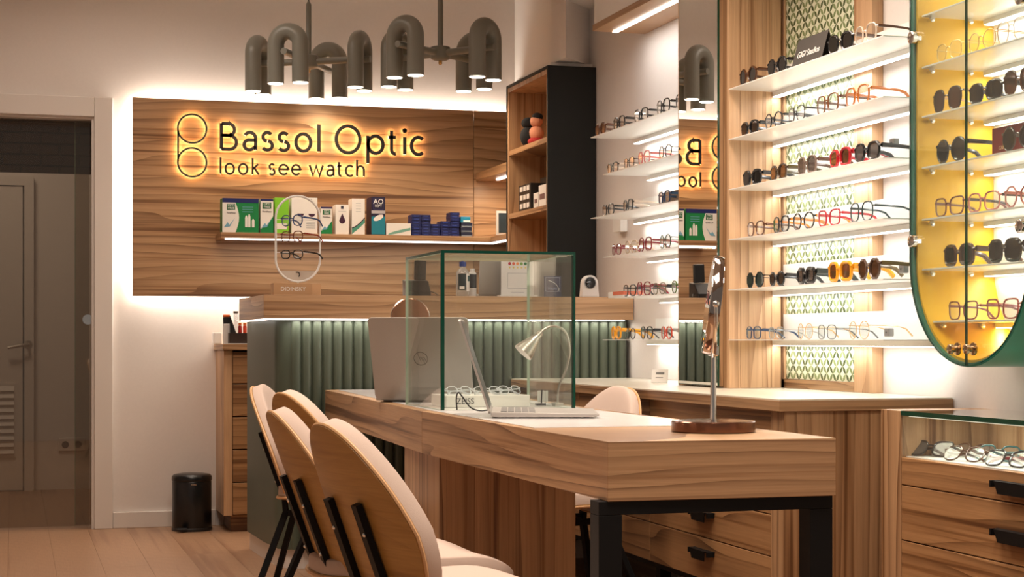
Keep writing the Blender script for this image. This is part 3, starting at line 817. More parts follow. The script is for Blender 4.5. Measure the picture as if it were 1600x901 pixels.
def bar(mb, pts, wy, wt):
    """flat bar through (x, z) points at lateral y centre"""
    y = pts[0][1]
    for a, c in zip(pts[:-1], pts[1:]):
        pa, pc = Vector((a[0], a[2])), Vector((c[0], c[2])); t = (pc - pa).normalized(); n = Vector((-t.y, t.x)) * wt / 2
        pa = pa - t * wt * 0.45; pc = pc + t * wt * 0.45
        ya, yc = a[1], c[1]
        vs = []
        for (p, yq) in ((pa, ya), (pc, yc)):
            for sy in (-1, 1):
                for sn in (-1, 1):
                    q = p + n * sn; vs.append((q.x, yq + sy * wy / 2, q.y))
        mb.add(vs, [(0, 1, 3, 2), (4, 6, 7, 5), (0, 4, 5, 1), (2, 3, 7, 6), (0, 2, 6, 4), (1, 5, 7, 3)])
    return mb
def make_chair(label):
    t = thing('upholstered_chair', label, 'chair', (0, 0, 0), 'chairs at the consulting table')
    bk_ = pad(back_out(), back_map, 0.0, 0.011, rings=8, seg=56).build('backrest', [WPL, WEDGE], t, smooth=50)
    pad(back_out(0.997), back_map, 0.0115, 0.051, dome=True, edge=8.0).build('back_cushion', PINK, bk_, smooth=60)
    # light ply edge of the shell
    rim = [Vector(back_map(*back_out(1.002)(2 * math.pi * k / 56), 0.0055)) for k in range(56)]
    MB().tube(rim, 0.0042, 6, closed=True).build('edge_band', WEDGE, bk_, smooth=1)
    se = pad(seat_out(), seat_map, 0.0, 0.012).build('seat', WPL, t, smooth=50)
    pad(seat_out(0.985), seat_map, 0.0125, 0.055, dome=True, edge=5).build('seat_cushion', PINK, se, smooth=60)
    rim = [Vector(seat_map(*seat_out(1.002)(2 * math.pi * k / 56), 0.006)) for k in range(56)]
    MB().tube(rim, 0.0045, 6, closed=True).build('edge_band', WEDGE, se, smooth=1)
    MB().add([back_map(u, v, q) for (u, v, q) in ()], []) if False else None
    # steel: back bars run up the shell, bend and splay to the rear feet
    for s_ in (-1, 1):
        y = 0.072 * s_
        b = MB()
        def bp(v): 
            p = back_map(y, v, -0.009); return (p[0], y, p[2])
        bar(b, [bp(0.055), bp(-0.19)], 0.026, 0.014)
        p0 = bp(-0.19)
        b2 = [p0, (-0.175, y * 1.15, 0.350), (-0.285, 0.185 * s_, 0.0)]
        bar(b, [p0, (-0.150, y, 0.352)], 0.026, 0.016)
        bar(b, [(-0.150, y, 0.352), (-0.262, 0.170 * s_, 0.010)], 0.022, 0.020)
        b.build('rear_leg', BLACKM, t)
        b = MB()
        bar(b, [(-0.150, y, 0.352), (0.115, 0.10 * s_, 0.352)], 0.020, 0.020)
        bar(b, [(0.115, 0.10 * s_, 0.352), (0.215, 0.180 * s_, 0.010)], 0.022, 0.020)
        b.build('front_leg', BLACKM, t)
    b = MB().box(-0.02, 0.0, -0.115, 0.115, 0.352, 0.372); b.box(-0.04, 0.10, -0.03, 0.03, 0.372, 0.399)
    b.build('seat_brace', BLACKM, t)
    b = MB()
    for s_ in (-1, 1):
        for v in (0.0, -0.12):
            p = back_map(0.078 * s_, v, -0.016); b.ball(p, 0.005, 8)
    b.build('screw_heads', CHROME, t)['kind'] = 'stuff'
    return t
chA = make_chair('wooden backed pink chair nearest the camera, foremost of the four on the left')
chB = dup(chA, 'wooden backed pink chair just behind the foremost one, second from the camera')
chC = dup(chA, 'wooden backed pink chair turned most to the table, third from the camera')
chD = dup(chA, 'wooden backed pink chair furthest left, in front of the counter corner')
chE = dup(chA, 'pink chair on the far side of the table, before the base cabinet')
def seat_at(o, bx, by, deg):
    """bx, by = middle of the backrest"""
    o.rotation_euler = (0, 0, rad(deg))
    o.location = (bx + 0.205 * math.cos(rad(deg)), by + 0.205 * math.sin(rad(deg)), 0)
CHAIRS = [(chA, 0.668, 3.37, 12), (chB, 0.660, 3.98, 4), (chC, 0.885, 5.34, 17), (chD, 0.895, 6.02, -22), (chE, 1.955, 5.48, 195)]
for o, x, y, d in CHAIRS: seat_at(o, x, y, d)

# ================================================================== CHANDELIERS
def U_shade(label=None):
    pass
def chandelier(cx, cy, ang, label, top):
    t = thing('chandelier', label, 'lamp', (0, 0, 0), 'chandeliers with arched shades')
    zb, R, r, sp = 2.200, 0.271, 0.0405, 0.064
    zc = zb + 0.186
    b = MB().lathe([(0.030, zc - 0.075), (0.045, zc - 0.068), (0.048, zc - 0.062), (0.048, zc - 0.012), (0.040, zc - 0.008), (0.01, zc - 0.007)], (0, 0, 0), 28)
    b.build('hub', LAMPG, t, smooth=1)
    MB().lathe([(0.006, zc - 0.095), (0.009, zc - 0.09), (0.009, zc - 0.076)], (0, 0, 0), 12).build('knob', BRASS, t, smooth=1)
    if top == 'rod':
        MB().lathe([(0.0135, zc - 0.007), (0.0135, 2.99)], (0, 0, 0), 14).build('rod', LAMPG, t, smooth=1)
    else:
        MB().lathe([(0.0135, zc - 0.007), (0.0135, zc + 0.245), (0.006, zc + 0.26)], (0, 0, 0), 14).build('rod', LAMPG, t, smooth=1)
        MB().lathe([(0.003, zc + 0.26), (0.003, 2.99)], (0, 0, 0), 8).build('cable', BLACKP, t)
    MB().lathe([(0.06, 2.985), (0.06, 2.9995)], (0, 0, 0), 24).build('ceiling_plate', LAMPG, t)
    for k in range(4):
        q = rad(ang + 90 * k); rd = Vector((math.cos(q), math.sin(q), 0)); tg = Vector((-rd.y, rd.x, 0))
        za = zc - 0.040
        MB().tube([rd * 0.04 + Vector((0, 0, za)), rd * (R + 0.055) + Vector((0, 0, za))], 0.0165, 14).build('arm', LAMPG, t, smooth=1)
        pts = [rd * R + tg * sp + Vector((0, 0, zb))] + [rd * R + tg * (sp * math.cos(rad(a))) + Vector((0, 0, zc + 0.0 + sp * math.sin(rad(a)) - 0.0)) for a in range(0, 181, 12)] + [rd * R - tg * sp + Vector((0, 0, zb))]
        sh_ = MB().tube(pts, r, 26).build('shade', LAMPG, t, smooth=1)
        for sg_ in (1, -1):
            c = rd * R + tg * sp * sg_ + Vector((0, 0, zb - 0.0008))
            MB().lathe([(r - 0.004, -0.0015), (r - 0.004, 0.0)], c, 24).build('light_disc', LEDB, sh_)
    t.location = (cx, cy, 0)
    for k in range(4):
        q = rad(ang + 90 * k)
        l = bpy.data.lights.new('shade_spot', 'AREA'); l.shape = 'DISK'; l.size = 0.14; l.energy = 1.6; l.color = (1.0, 0.78, 0.55); l.spread = rad(150)
        lo = bpy.data.objects.new('shade_spot', l); lo.location = (cx + R * math.cos(q), cy + R * math.sin(q), zb - 0.012); C.objects.link(lo)
    return t
chandelier(1.417, 8.41, 59, 'left of the two olive grey chandeliers, hanging on a thin cable', 'cable')
chandelier(1.988, 7.985, 38, 'right of the two olive grey chandeliers, hanging on a straight rod', 'rod')

# ================================================================== THINGS ON THE TABLE
# glass case without a floor
GX0, GX1, GY0, GY1, GZ = 1.205, 1.62, 4.83, 5.30, 1.222
gc = thing('glass_case', 'clear glass box with green edges standing over the table', 'display case', (GX0, GY0, ZT + 0.0018))
def pane(mb_faces, nm='pane'):
    return mb_faces.build(nm, [CASEP, GEDGE, GEDGL], gc)
zb_, tk = ZT + 0.002, 0.009
def gbox(x0, x1, y0, y1, z0, z1, thin, ends):
    """box whose big faces are clear and whose narrow faces are green glass edge"""
    b = MB().box(x0, x1, y0, y1, z0, z1)
    fn = {'z0': 0, 'z1': 1, 'y0': 2, 'y1': 3, 'x0': 4, 'x1': 5}
    for e, mi in ends.items(): b.m[fn[e]] = mi
    return b
pane(gbox(GX0, GX0 + tk, GY0 + tk + 0.0005, GY1, zb_, GZ - tk, 'x', {'y0': 1, 'y1': 2, 'z0': 2, 'z1': 2}))
pane(gbox(GX1 - tk, GX1, GY0 + tk + 0.0005, GY1, zb_, GZ - tk, 'x', {'y0': 1, 'y1': 2, 'z0': 2, 'z1': 2}))
pane(gbox(GX0, GX1, GY0, GY0 + tk, zb_, GZ - tk, 'y', {'x0': 1, 'x1': 1, 'z0': 2, 'z1': 2}))
pane(gbox(GX0, GX1, GY0, GY1, GZ - tk + 0.0005, GZ, 'z', {'x0': 1, 'x1': 1, 'y0': 1, 'y1': 2}))
b = MB().box(GX0 - 0.0005, GX0 + tk + 0.001, GY0 - 0.0008, GY0 - 0.0002, zb_, GZ)
b.box(GX1 - tk * 0.8, GX1, GY0 - 0.0008, GY0 - 0.0002, zb_, GZ)
b.build('corner_bond', GEDGE, gc)
MB().box(GX1 - 0.055, GX1 - 0.02, GY0 + 0.02, GY0 + 0.05, GZ - tk - 0.004, GZ - tk).build('hinge', CHROME, gc)
# sheets lying on the case
for (x0, x1, y0, y1) in ((1.32, 1.43, 4.95, 5.2), (1.44, 1.60, 4.99, 5.25)):
    tag(MB().box(x0, x1, y0, y1, GZ + 0.0005, GZ + 0.004).build('paper_sheet', PAPERW, None, org=Vector((x0, y0, GZ))), ('cream leaflet lying on the glass case, left one' if x0 < 1.4 else 'cream leaflet lying on the glass case, right one'), 'leaflet', 'leaflets on the glass case')

KEY = mat('laptop_keys', (0.20, 0.19, 0.18), 0.5); SCRN = mat('dark_screen', (0.012, 0.013, 0.015), 0.3, spec=0.3)
def laptop(label, loc, rz, W, D, Hs, opening, emblem=False, keys=True):
    """local frame: hinge along x, user at -y; origin under the hinge's middle"""
    t = thing('laptop', label, 'laptop', (0, 0, 0))
    zf = 0.0065
    b = MB().prism([(-D, zf + 0.0015), (-D + 0.01, zf - 0.003), (-0.02, 0.003), (0, 0.005), (0, 0.0165), (-D, zf + 0.0055)], 'x', -W / 2, W / 2)
    bs = b.build('base', SILVER, t, bev=0.0012)
    if keys:
        for r_ in range(5):
            for c_ in range(12):
                kx0 = -W / 2 + 0.022 + c_ * (W - 0.044) / 12; ky = -0.025 - r_ * 0.0190
                zz = 0.0165 + (ky / D) * (0.0165 - zf - 0.0055)
                if r_ == 4 and c_ in (4, 5, 6, 7):
                    if c_ == 4: MB().box(kx0, kx0 + 4 * (W - 0.044) / 12 - 0.0025, ky - 0.016, ky, zz, zz + 0.0014).build('key', KEY, bs)
                    continue
                MB().box(kx0, kx0 + (W - 0.044) / 12 - 0.0025, ky - 0.016, ky, zz, zz + 0.0014).build('key', KEY, bs)
    for q, ln in ((-0.040, 0.013), (-0.062, 0.015), (-0.084, 0.009)):
        MB().box(W / 2, W / 2 + 0.0004, q - ln / 2, q + ln / 2, 0.0075, 0.0115).build('port', BLACKP, bs)
    MB().lathe([(0.0016, 0), (0.0016, 0.0006)], (W / 2, -0.165, 0.009), 10, M=Matrix.Rotation(rad(90), 3, 'Y')).build('port', BLACKP, bs)
    for sx in (-1, 1):
        for sy in (-0.03, -D + 0.04):
            MB().box(sx * W * 0.38 - 0.02, sx * W * 0.38 + 0.02, sy - 0.004, sy + 0.004, 0.0, 0.0042).build('foot', BLACKP, bs)
    # lid, hinged at (0, 0, .015); opening = angle from closed
    al = rad(opening)
    up = Vector((0, -math.cos(al), math.sin(al))); nb = Vector((0, math.sin(al), math.cos(al)))   # nb = outer side
    o = Vector((0, 0.001, 0.0135))
    def P(x, s, n): return tuple(o + Vector((x, 0, 0)) + up * s + nb * n)
    r_ = 0.012
    ol = []
    for (cx, cz, a0) in ((W / 2 - r_, Hs - r_, 0), (-W / 2 + r_, Hs - r_, 90), (-W / 2 + r_, r_, 180), (W / 2 - r_, r_, 270)):
        for a in (0, 30, 60, 90): ol.append((cx + r_ * math.cos(rad(a0 + a)), cz + r_ * math.sin(rad(a0 + a))))
    n = len(ol); b = MB()
    b.add([P(x, s, 0.0) for x, s in ol] + [P(x, s, 0.006) for x, s in ol], [tuple(range(n)), tuple(range(2 * n - 1, n - 1, -1))] + [(i, (i + 1) % n, n + (i + 1) % n, n + i) for i in range(n)])
    ld = b.build('lid', SILVER, t)
    b = MB(); q = 0.006
    b.add([P(x, s, -0.0006) for x, s in ((-W / 2 + q, 0.012), (W / 2 - q, 0.012), (W / 2 - q, Hs - q), (-W / 2 + q, Hs - q))] + [P(x, s, -0.0001) for x, s in ((-W / 2 + q, 0.012), (W / 2 - q, 0.012), (W / 2 - q, Hs - q), (-W / 2 + q, Hs - q))],
          [(0, 1, 2, 3), (7, 6, 5, 4), (0, 1, 5, 4), (1, 2, 6, 5), (2, 3, 7, 6), (3, 0, 4, 7)])
    b.build('screen', SCRN, ld)
    if emblem:
        E = mat('lid_emblem', (0.22, 0.20, 0.18), 0.2, metal=0.8)
        b = MB(); c = (0, Hs * 0.5)
        ring = [P(c[0] + 0.023 * math.cos(2 * math.pi * k / 30), c[1] + 0.023 * math.sin(2 * math.pi * k / 30), 0.0063) for k in range(30)]
        b.tube(ring, 0.0012, 5, closed=True)
        for (x0, s0, x1, s1) in ((0.009, 0.016, 0.001, -0.008), (0.004, 0.004, -0.002, 0.004), (-0.002, 0.004, -0.006, -0.008), (-0.006, 0.004, -0.013, -0.020), (-0.006, 0.004, -0.012, 0.004), (-0.012, 0.004, -0.016, -0.008)):
            b.tube([P(x0, s0 + c[1], 0.0063), P(x1, s1 + c[1], 0.0063)], 0.0012, 5)
        b.build('emblem', E, ld)
    place(t, loc, rz)
    return t
# near laptop, seen from its right side: hinge at the left
hp_ = onZ(773, 653.5, ZT + 0.002)
lp1 = laptop('silver laptop seen from the side, open in front of the glass case', (hp_.x + 0.042, hp_.y + 0.175, ZT + 0.002), rad(73.5), 0.350, 0.285, 0.262, 108)
# far laptop, lid turned to the camera
c2 = onZ(668, 628.5, ZT + 0.002)
lp2 = laptop('silver laptop with its lid turned to the camera, left of the glass case', (c2.x + 0.005, c2.y + 0.06, ZT + 0.002), rad(154), 0.335, 0.225, 0.288, 112, True, False)

# black cable of the near laptop
pts = []
for (px, py, z) in ((714, 640, .004), (713, 622, .028), (716, 613, .040), (722, 619, .030), (735, 636, .008), (750, 644, .004), (768, 639.5, .008)):
    Yc = 4.72
    v = onY(px, py, Yc); v.z = max(v.z, ZT + 0.0045); pts.append(v)
def smooth_path(pts, n=6):
    out = []
    P = [pts[0]] + list(pts) + [pts[-1]]
    for i in range(1, len(P) - 2):
        for k in range(n):
            t = k / n; a, b_, c, d = P[i - 1], P[i], P[i + 1], P[i + 2]
            out.append(0.5 * ((2 * b_) + (c - a) * t + (2 * a - 5 * b_ + 4 * c - d) * t * t + (3 * b_ - a - 3 * c + d) * t ** 3))
    out.append(pts[-1]); return out
tag(MB().tube(smooth_path(pts), 0.0022, 7).build('power_cable', BLACKP, None, smooth=1, org=pts[0]), 'thin black cable looping beside the side-on laptop', 'cable')

# tray with three clear spectacles and a maker's name
ty = 5.02; a_, b_ = onY(697, 636, ty), onY(828, 636, ty)
tr = thing('lens_tray', 'low white box lettered ZEISS inside the glass case', 'box', (a_.x, ty, ZT + 0.0018))
TZ0, TZ1 = ZT + 0.002, onY(750, 617.5, ty).z
MB().box(a_.x, b_.x, ty, ty + 0.19, TZ0, TZ1).build('box_body', PAPERW, tr, bev=0.002)
text('ZEISS', 0.026, mat('ink_black', (0.02, 0.02, 0.022), 0.5), tr, (onY(727, 626, ty).x, ty - 0.0005, (TZ0 + TZ1) / 2), FACE, sx=0.95)

# gooseneck clip lamp
yl = 5.06
gl = thing('gooseneck_lamp', 'small chrome gooseneck lamp bending over inside the glass case', 'lamp', tuple(onY(868, 634, yl)))
pp = [onY(*q, yl) for q in ((871, 636), (873, 605), (885, 575), (890, 545), (883, 518), (866, 509), (850, 514), (840, 526))]
pp[0].z = ZT + 0.004
MB().tube(smooth_path(pp), 0.0038, 8).build('neck', BRUSH, gl, smooth=1)
MB().box(pp[0].x - 0.014, pp[0].x + 0.014, yl - 0.02, yl + 0.02, ZT + 0.0018, ZT + 0.012).build('base', BRUSH, gl, bev=0.002)
h0_, h1_ = onY(842, 523, yl), onY(817, 551, yl)
ax = (h1_ - h0_).normalized(); Mh = ax.to_track_quat('Z', 'Y').to_matrix()
Lh = (h1_ - h0_).length
MB().lathe([(0.006, -0.012), (0.010, -0.010), (0.011, 0.012), (0.016, 0.018), (0.018, 0.028), (0.031, Lh - 0.012), (0.033, Lh)], h0_, 24, M=Mh).build('lamp_head', BRUSH, gl, smooth=1)
# small clip stand in the case
p = onY(846, 632, 5.12)
cs = thing('clip_stand', 'small black clip holding an upright card at the back of the glass case', 'clip', tuple(p))
MB().box(p.x - 0.018, p.x + 0.012, 5.11, 5.13, ZT + 0.0018, ZT + 0.008).build('base', BLACKP, cs)
MB().tube([(p.x, 5.12, ZT + 0.008), (p.x + 0.002, 5.12, ZT + 0.05)], 0.002, 6).build('pin', BLACKP, cs)
MB().box(p.x - 0.012, p.x + 0.022, 5.122, 5.124, ZT + 0.012, ZT + 0.048).build('card', PAPERW, cs)

# swivel mirror on a round foot
mx_, my_ = 1.530, 3.575
dm = thing('desk_mirror', 'round chrome tilting mirror on a tall stem and disc foot, table end', 'mirror', (mx_, my_, ZT))
CHR2 = mat('chrome_dark_reflecting', (0.46, 0.38, 0.34), 0.08, metal=1.0)
MB().lathe([(0.092, 0.0002), (0.0955, 0.002), (0.0955, 0.023), (0.093, 0.0255), (0.02, 0.026), (0.008, 0.027)], (mx_, my_, ZT), 64).build('foot', mat('chrome_wood_reflection', (0.20, 0.095, 0.06), 0.16, metal=0.85), dm, smooth=1)  # chrome foot, its brown stands for the wood reflected in it
MB().lathe([(0.007, 0.02), (0.0068, 0.10), (0.0055, 0.175)], (mx_, my_, ZT), 16).build('stem', CHROME, dm, smooth=1)
MB().box(mx_ - 0.010, mx_ + 0.010, my_ - 0.010, my_ + 0.010, ZT + 0.172, ZT + 0.196).build('joint', CHROME, dm, bev=0.003)
mc = Vector((mx_ - 0.001, my_, ZT + 0.288))
nrm = Vector((math.cos(rad(-20)), math.sin(rad(-20)), -0.13)).normalized()
Mm = nrm.to_track_quat('Z', 'Y').to_matrix()
MB().lathe([(0.100, -0.012), (0.111, -0.011), (0.113, -0.004), (0.113, 0.004), (0.111, 0.011), (0.100, 0.012)], mc, 56, M=Mm).build('rim', CHR2, dm, smooth=1)
MB().lathe([(0.100, 0.0121), (0.100, 0.0128)], mc, 48, M=Mm).build('mirror_glass', MIRROR, dm)
MB().lathe([(0.100, -0.0128), (0.100, -0.0121)], mc, 48, M=Mm).build('mirror_glass', MIRROR, dm)
yk = [mc + Mm @ Vector((0, 0.119 * math.cos(rad(a)), 0)) + Vector((0, 0, 0)) for a in (0,)]
arcp = []
for a in range(0, 181, 15):
    # half hoop below the disc, carrying the two pivots
    v = Vector((0, 0, 0)); hz = Vector((-nrm.y, nrm.x, 0)).normalized()
    arcp.append(mc + hz * (0.118 * math.cos(rad(a))) + Vector((0, 0, -0.118 * math.sin(rad(a)))))
MB().tube(arcp, 0.0045, 8).build('yoke', CHROME, dm, smooth=1)
for q in (arcp[0], arcp[-1]): MB().ball(q, 0.008, 10).build('pivot', CHROME, dm, smooth=1)

# small round mirror behind the far laptop
v = onZ(642, 617, ZT + 0.002); q = onY(641, 497, v.y)
rm = thing('table_mirror', 'round metal rimmed mirror standing behind the far laptop', 'mirror', (v.x, v.y, ZT))
c = Vector((q.x, v.y, q.z)); R_ = 0.074
ring = [c + Vector((R_ * math.cos(2 * math.pi * k / 40), 0.004 * math.sin(2 * math.pi * k / 40), R_ * math.sin(2 * math.pi * k / 40))) for k in range(40)]
MB().tube(ring, 0.0025, 6, closed=True).build('rim', CHROME, rm, smooth=1)
MB().lathe([(R_ - 0.002, -0.002), (R_ - 0.002, 0.002)], c, 40, M=M90).build('mirror_glass', mat('mirror_orange_reflection', (0.72, 0.36, 0.22), 0.12, metal=1.0), rm)  # the orange it reflects is put into the mirror's own colour
MB().tube([c - Vector((0, 0, R_)), (c.x, c.y, ZT + 0.012)], 0.004, 8).build('stem', CHROME, rm)
MB().lathe([(0.05, 0.0018), (0.05, 0.008), (0.01, 0.012)], (c.x, c.y, ZT), 28).build('foot', CHROME, rm, smooth=1)
# ================================================================== PILL SHAPED DISPLAY CABINET
CX, CYC, CR, CZ = 2.362, 3.857, 0.288, 0.889
ZT2 = 2.35
def stadium(r, z0, z1, n=28):
    o = []
    for i in range(n + 1):
        a = math.pi + math.pi * i / n; o.append((CYC + r * math.cos(a), z0 + CR + r * math.sin(a)))
    for i in range(n + 1):
        a = math.pi * i / n; o.append((CYC + r * math.cos(a), z1 - CR + r * math.sin(a)))
    return o
pc = thing('pill_cabinet', 'pill shaped green display cabinet with yellow inside and two glass doors', 'display cabinet', (CX, CYC, CZ))
def shellring(r1, r0, x0, x1, nm, m):
    A = stadium(r1, CZ, ZT2); B = stadium(r0, CZ, ZT2); n = len(A); b = MB()
    vs = [(x0, *p) for p in A] + [(x0, *p) for p in B] + [(x1, *p) for p in A] + [(x1, *p) for p in B]
    fs = []
    for i in range(n):
        j = (i + 1) % n
        fs += [(i, j, n + j, n + i), (2 * n + i, 3 * n + i, 3 * n + j, 2 * n + j), (i, 2 * n + i, 2 * n + j, j), (n + i, n + j, 3 * n + j, 3 * n + i)]
    b.add(vs, fs); return b.build(nm, m, pc, smooth=35)
XB = XW - 0.004
shellring(CR, CR - 0.010, CX - 0.004, XB, 'carcass', CABG)
shellring(CR - 0.0103, CR - 0.018, CX + 0.006, XB - 0.006, 'lining', YEL)
MB().prism(stadium(CR - 0.0185, CZ, ZT2), 'x', XB - 0.012, XB - 0.006).build('back_panel', WHITE, pc)
# two leaves of glass, clear with green edges
def leaf(sgn):
    pts = [p for p in stadium(CR - 0.004, CZ, ZT2)]
    out = []
    for i, (y, z) in enumerate(pts):
        if (y - CYC) * sgn > 0.0015: out.append((y, z))
    zs_lo = CZ + CR - math.sqrt((CR - 0.004) ** 2 - 0.0015 ** 2); zs_hi = ZT2 - CR + math.sqrt((CR - 0.004) ** 2 - 0.0015 ** 2)
    mid = [(CYC + 0.0015 * sgn, zs_hi), (CYC + 0.0015 * sgn, zs_lo)]
    out.sort(key=lambda p: math.atan2(p[1] - (CZ + ZT2) / 2, (p[0] - CYC) * sgn))
    poly = [mid[1]] + out + [mid[0]]
    return MB().prism(poly, 'x', CX - 0.011, CX - 0.005, 0, 1).build('glass_door', [PANE, GEDGE], pc)
dF, dN = leaf(1), leaf(-1)
for dd, sg_, px in ((dF, 1, 1492), (dN, -1, 1517)):
    q = onX(px + 5, 545, CX - 0.012)
    Mx = Matrix.Rotation(rad(-90), 3, 'Y')
    MB().lathe([(0.0165, 0.0), (0.0165, 0.004), (0.008, 0.006), (0.008, 0.014), (0.0125, 0.018), (0.0125, 0.026), (0.010, 0.028)], q, 22, M=Mx).build('knob', mat('bronzed_chrome', (0.50, 0.38, 0.26), 0.2, metal=1.0), dd, smooth=1)
def hinge(parent, y, z, inward):
    p = (CX - 0.012, y, z)
    b = MB().lathe([(0.016, -0.003), (0.017, 0.0), (0.017, 0.010), (0.013, 0.012)], (CX - 0.012, y, z), 22, M=Matrix.Rotation(rad(-90), 3, 'Y'))
    b.build('hinge_cup', CHROME, parent, smooth=1)
    b = MB().box(CX + 0.008, CX + 0.062, y + 0.018 * inward - (0.004), y + 0.018 * inward + 0.004, z - 0.006, z + 0.006)
    b.box(CX + 0.046, CX + 0.070, y + 0.014 * inward, y + 0.020 * inward, z - 0.032, z + 0.032)
    b.box(CX - 0.005, CX + 0.012, y, y + 0.020 * inward, z - 0.006, z + 0.006)
    b.build('hinge_arm', CHROME, parent, bev=0.001)
yf = CYC + CR - 0.030
for py in (60, 377): hinge(dF, yf, onX(1432, py, CX).z, 1)
for py in (2, 355): hinge(dN, CYC - CR + 0.03, onX(1590, py, CX).z, -1)
PZ = [1.010, 1.152, 1.288, 1.429, 1.568, 1.703, 1.843, 1.98]
NMP = ['lowest', 'sixth', 'fifth', 'fourth', 'third', 'second', 'topmost', 'upper']
for i, z in enumerate(PZ):
    dz = (CZ + CR) - z
    hw = (CR - 0.020) if dz <= 0 else math.sqrt(max((CR - 0.020) ** 2 - dz * dz, 0.001))
    hw -= 0.003
    MB().box(CX + 0.016, XB - 0.014, CYC - hw, CYC + hw, z - 0.005, z).build('shelf', mat('frosted_white_shelf', (0.80, 0.79, 0.74), 0.2), pc, bev=0.001)
    MB().box(XB - 0.055, XB - 0.025, CYC - hw + 0.03, CYC + hw - 0.012, z - 0.018, z - 0.0055).build('light_profile', SHELFW, pc)
    MB().box(XB - 0.053, XB - 0.027, CYC - hw + 0.03, CYC + hw - 0.014, z - 0.020, z - 0.0182).build('light_strip', LEDW, pc)
    area('cabinet_strip', (XB - 0.040, CYC, z - 0.0215), 0.02, 2 * hw - 0.05, 0.55 * hw / 0.27, COOL)
    for xx in (CX + 0.036, CX + 0.155):
        for sy in (1, -1):
            MB().lathe([(0.0045, 0), (0.0045, 0.016), (0.0075, 0.017), (0.0075, 0.026), (0.005, 0.028)], (xx, CYC + sy * hw + (0.002 if sy > 0 else -0.002), z - 0.0135), 14, M=Matrix.Rotation(rad(90 * sy), 3, 'X')).build('shelf_peg', CHROME, pc, smooth=1)

# ================================================================== GLASS TOPPED DRAWER DISPLAY
dx, dy0, dy1 = 2.322, 2.55, 4.245
gd = thing('glass_topped_display', 'wooden drawer unit with glass top and display tray at the right edge', 'display cabinet', (dx, dy0, 0))
b = MB().box(dx, XW - 0.002, 4.135, dy1, 0, 0.7655); b.build('side_panel', WV, gd, bev=0.001)
MB().box(dx, XW - 0.002, dy0, dy0 + 0.03, 0, 0.765).build('side_panel', WV, gd)
MB().box(XW - 0.020, XW - 0.002, dy0 + 0.031, 4.134, 0.1, 0.755).build('back_panel', WVP, gd)
o = MB().box(dx - 0.002, XW - 0.001, dy0, 4.133, 0.7535, 0.766).build('glass_top', [glass('top_pane', (0.90, 0.94, 0.91), 0.97, refl=1.3), GEDGE], gd)
for p in o.data.polygons:
    if abs(p.normal.z) < 0.5: p.material_index = 1
fp = MB().box(dx + 0.002, dx + 0.006, dy0 + 0.031, 4.130, 0.645, 0.753).build('front_pane', PANE, gd)
MB().box(dx + 0.015, XW - 0.021, dy0 + 0.031, 4.134, 0.634, 0.642).build('display_tray', PAPERW, gd)
MB().box(dx + 0.016, dx + 0.024, dy0 + 0.04, 4.12, 0.7500, 0.7530).build('light_strip', emit('led_display', (1.0, 0.85, 0.65), 1.0), gd)
area('display_strip', (dx + 0.05, 3.4, 0.748), 0.012, 1.3, 2.0, NEUT, (0, rad(-25), 0))
MB().box(dx + 0.02, XW - 0.021, dy0 + 0.031, 4.134, 0.08, 0.630).build('body', mat('dark_gap', (0, 0, 0)), gd)
yc = onX(1565, 750, dx).y - 0.06
for (z0, z1) in ((0.566, 0.639), (0.416, 0.563), (0.266, 0.413), (0.10, 0.263)):
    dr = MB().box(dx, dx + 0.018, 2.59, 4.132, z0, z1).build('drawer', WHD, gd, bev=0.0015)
    pull(dr, dx, yc - 0.02, z1 - 0.024 if z1 > 0.6 else z1 - 0.066, L=0.20)

# ================================================================== EYEWEAR
def outline(shape, w, h, n=26):
    """rim centre line, centred on 0,0; +x is the outer (temple) side"""
    o = []
    for i in range(n):
        a = 2 * math.pi * i / n; c, s = math.cos(a), math.sin(a)
        if shape == 'round': x, z = c, s
        elif shape == 'square': x, z = math.copysign(abs(c) ** 0.66, c), math.copysign(abs(s) ** 0.66, s)
        elif shape == 'panto': x, z = math.copysign(abs(c) ** (0.65 if s > 0 else 0.95), c), math.copysign(abs(s) ** 0.75, s)
        elif shape == 'cat':
            x, z = math.copysign(abs(c) ** 0.7, c), math.copysign(abs(s) ** 0.7, s)
            if s > 0: z += 0.22 * max(0, x) ** 2; x += 0.10 * z if x > 0 else 0
        elif shape == 'hex':
            k = 8; seg_ = math.pi * 2 / k; m_ = (a + seg_ / 2) % seg_ - seg_ / 2; rr = math.cos(seg_ / 2) / math.cos(m_) * 1.06; x, z = c * rr, s * rr
        elif shape == 'drop':
            x, z = math.copysign(abs(c) ** 0.75, c), math.copysign(abs(s) ** 0.75, s)
            if s < 0: x *= 0.90
        o.append((x * w / 2, z * h / 2))
    return o
LENS = {'clear': glass('clear_lens', (0.97, 0.98, 0.98), 0.98, refl=1.2)}
def lensmat(k, rgb=None):
    if k == 'clear': return LENS['clear']
    if k not in LENS: LENS[k] = glass('tinted_lens_' + k, rgb, 0.80, rough=0.03, refl=1.4)
    return LENS[k]
LC = {'dark': (0.10, 0.09, 0.08), 'brown': (0.22, 0.12, 0.07), 'teal': (0.03, 0.14, 0.15), 'grey': (0.35, 0.32, 0.30), 'amber': (0.42, 0.22, 0.08), 'rose': (0.45, 0.25, 0.18)}
GC = {}
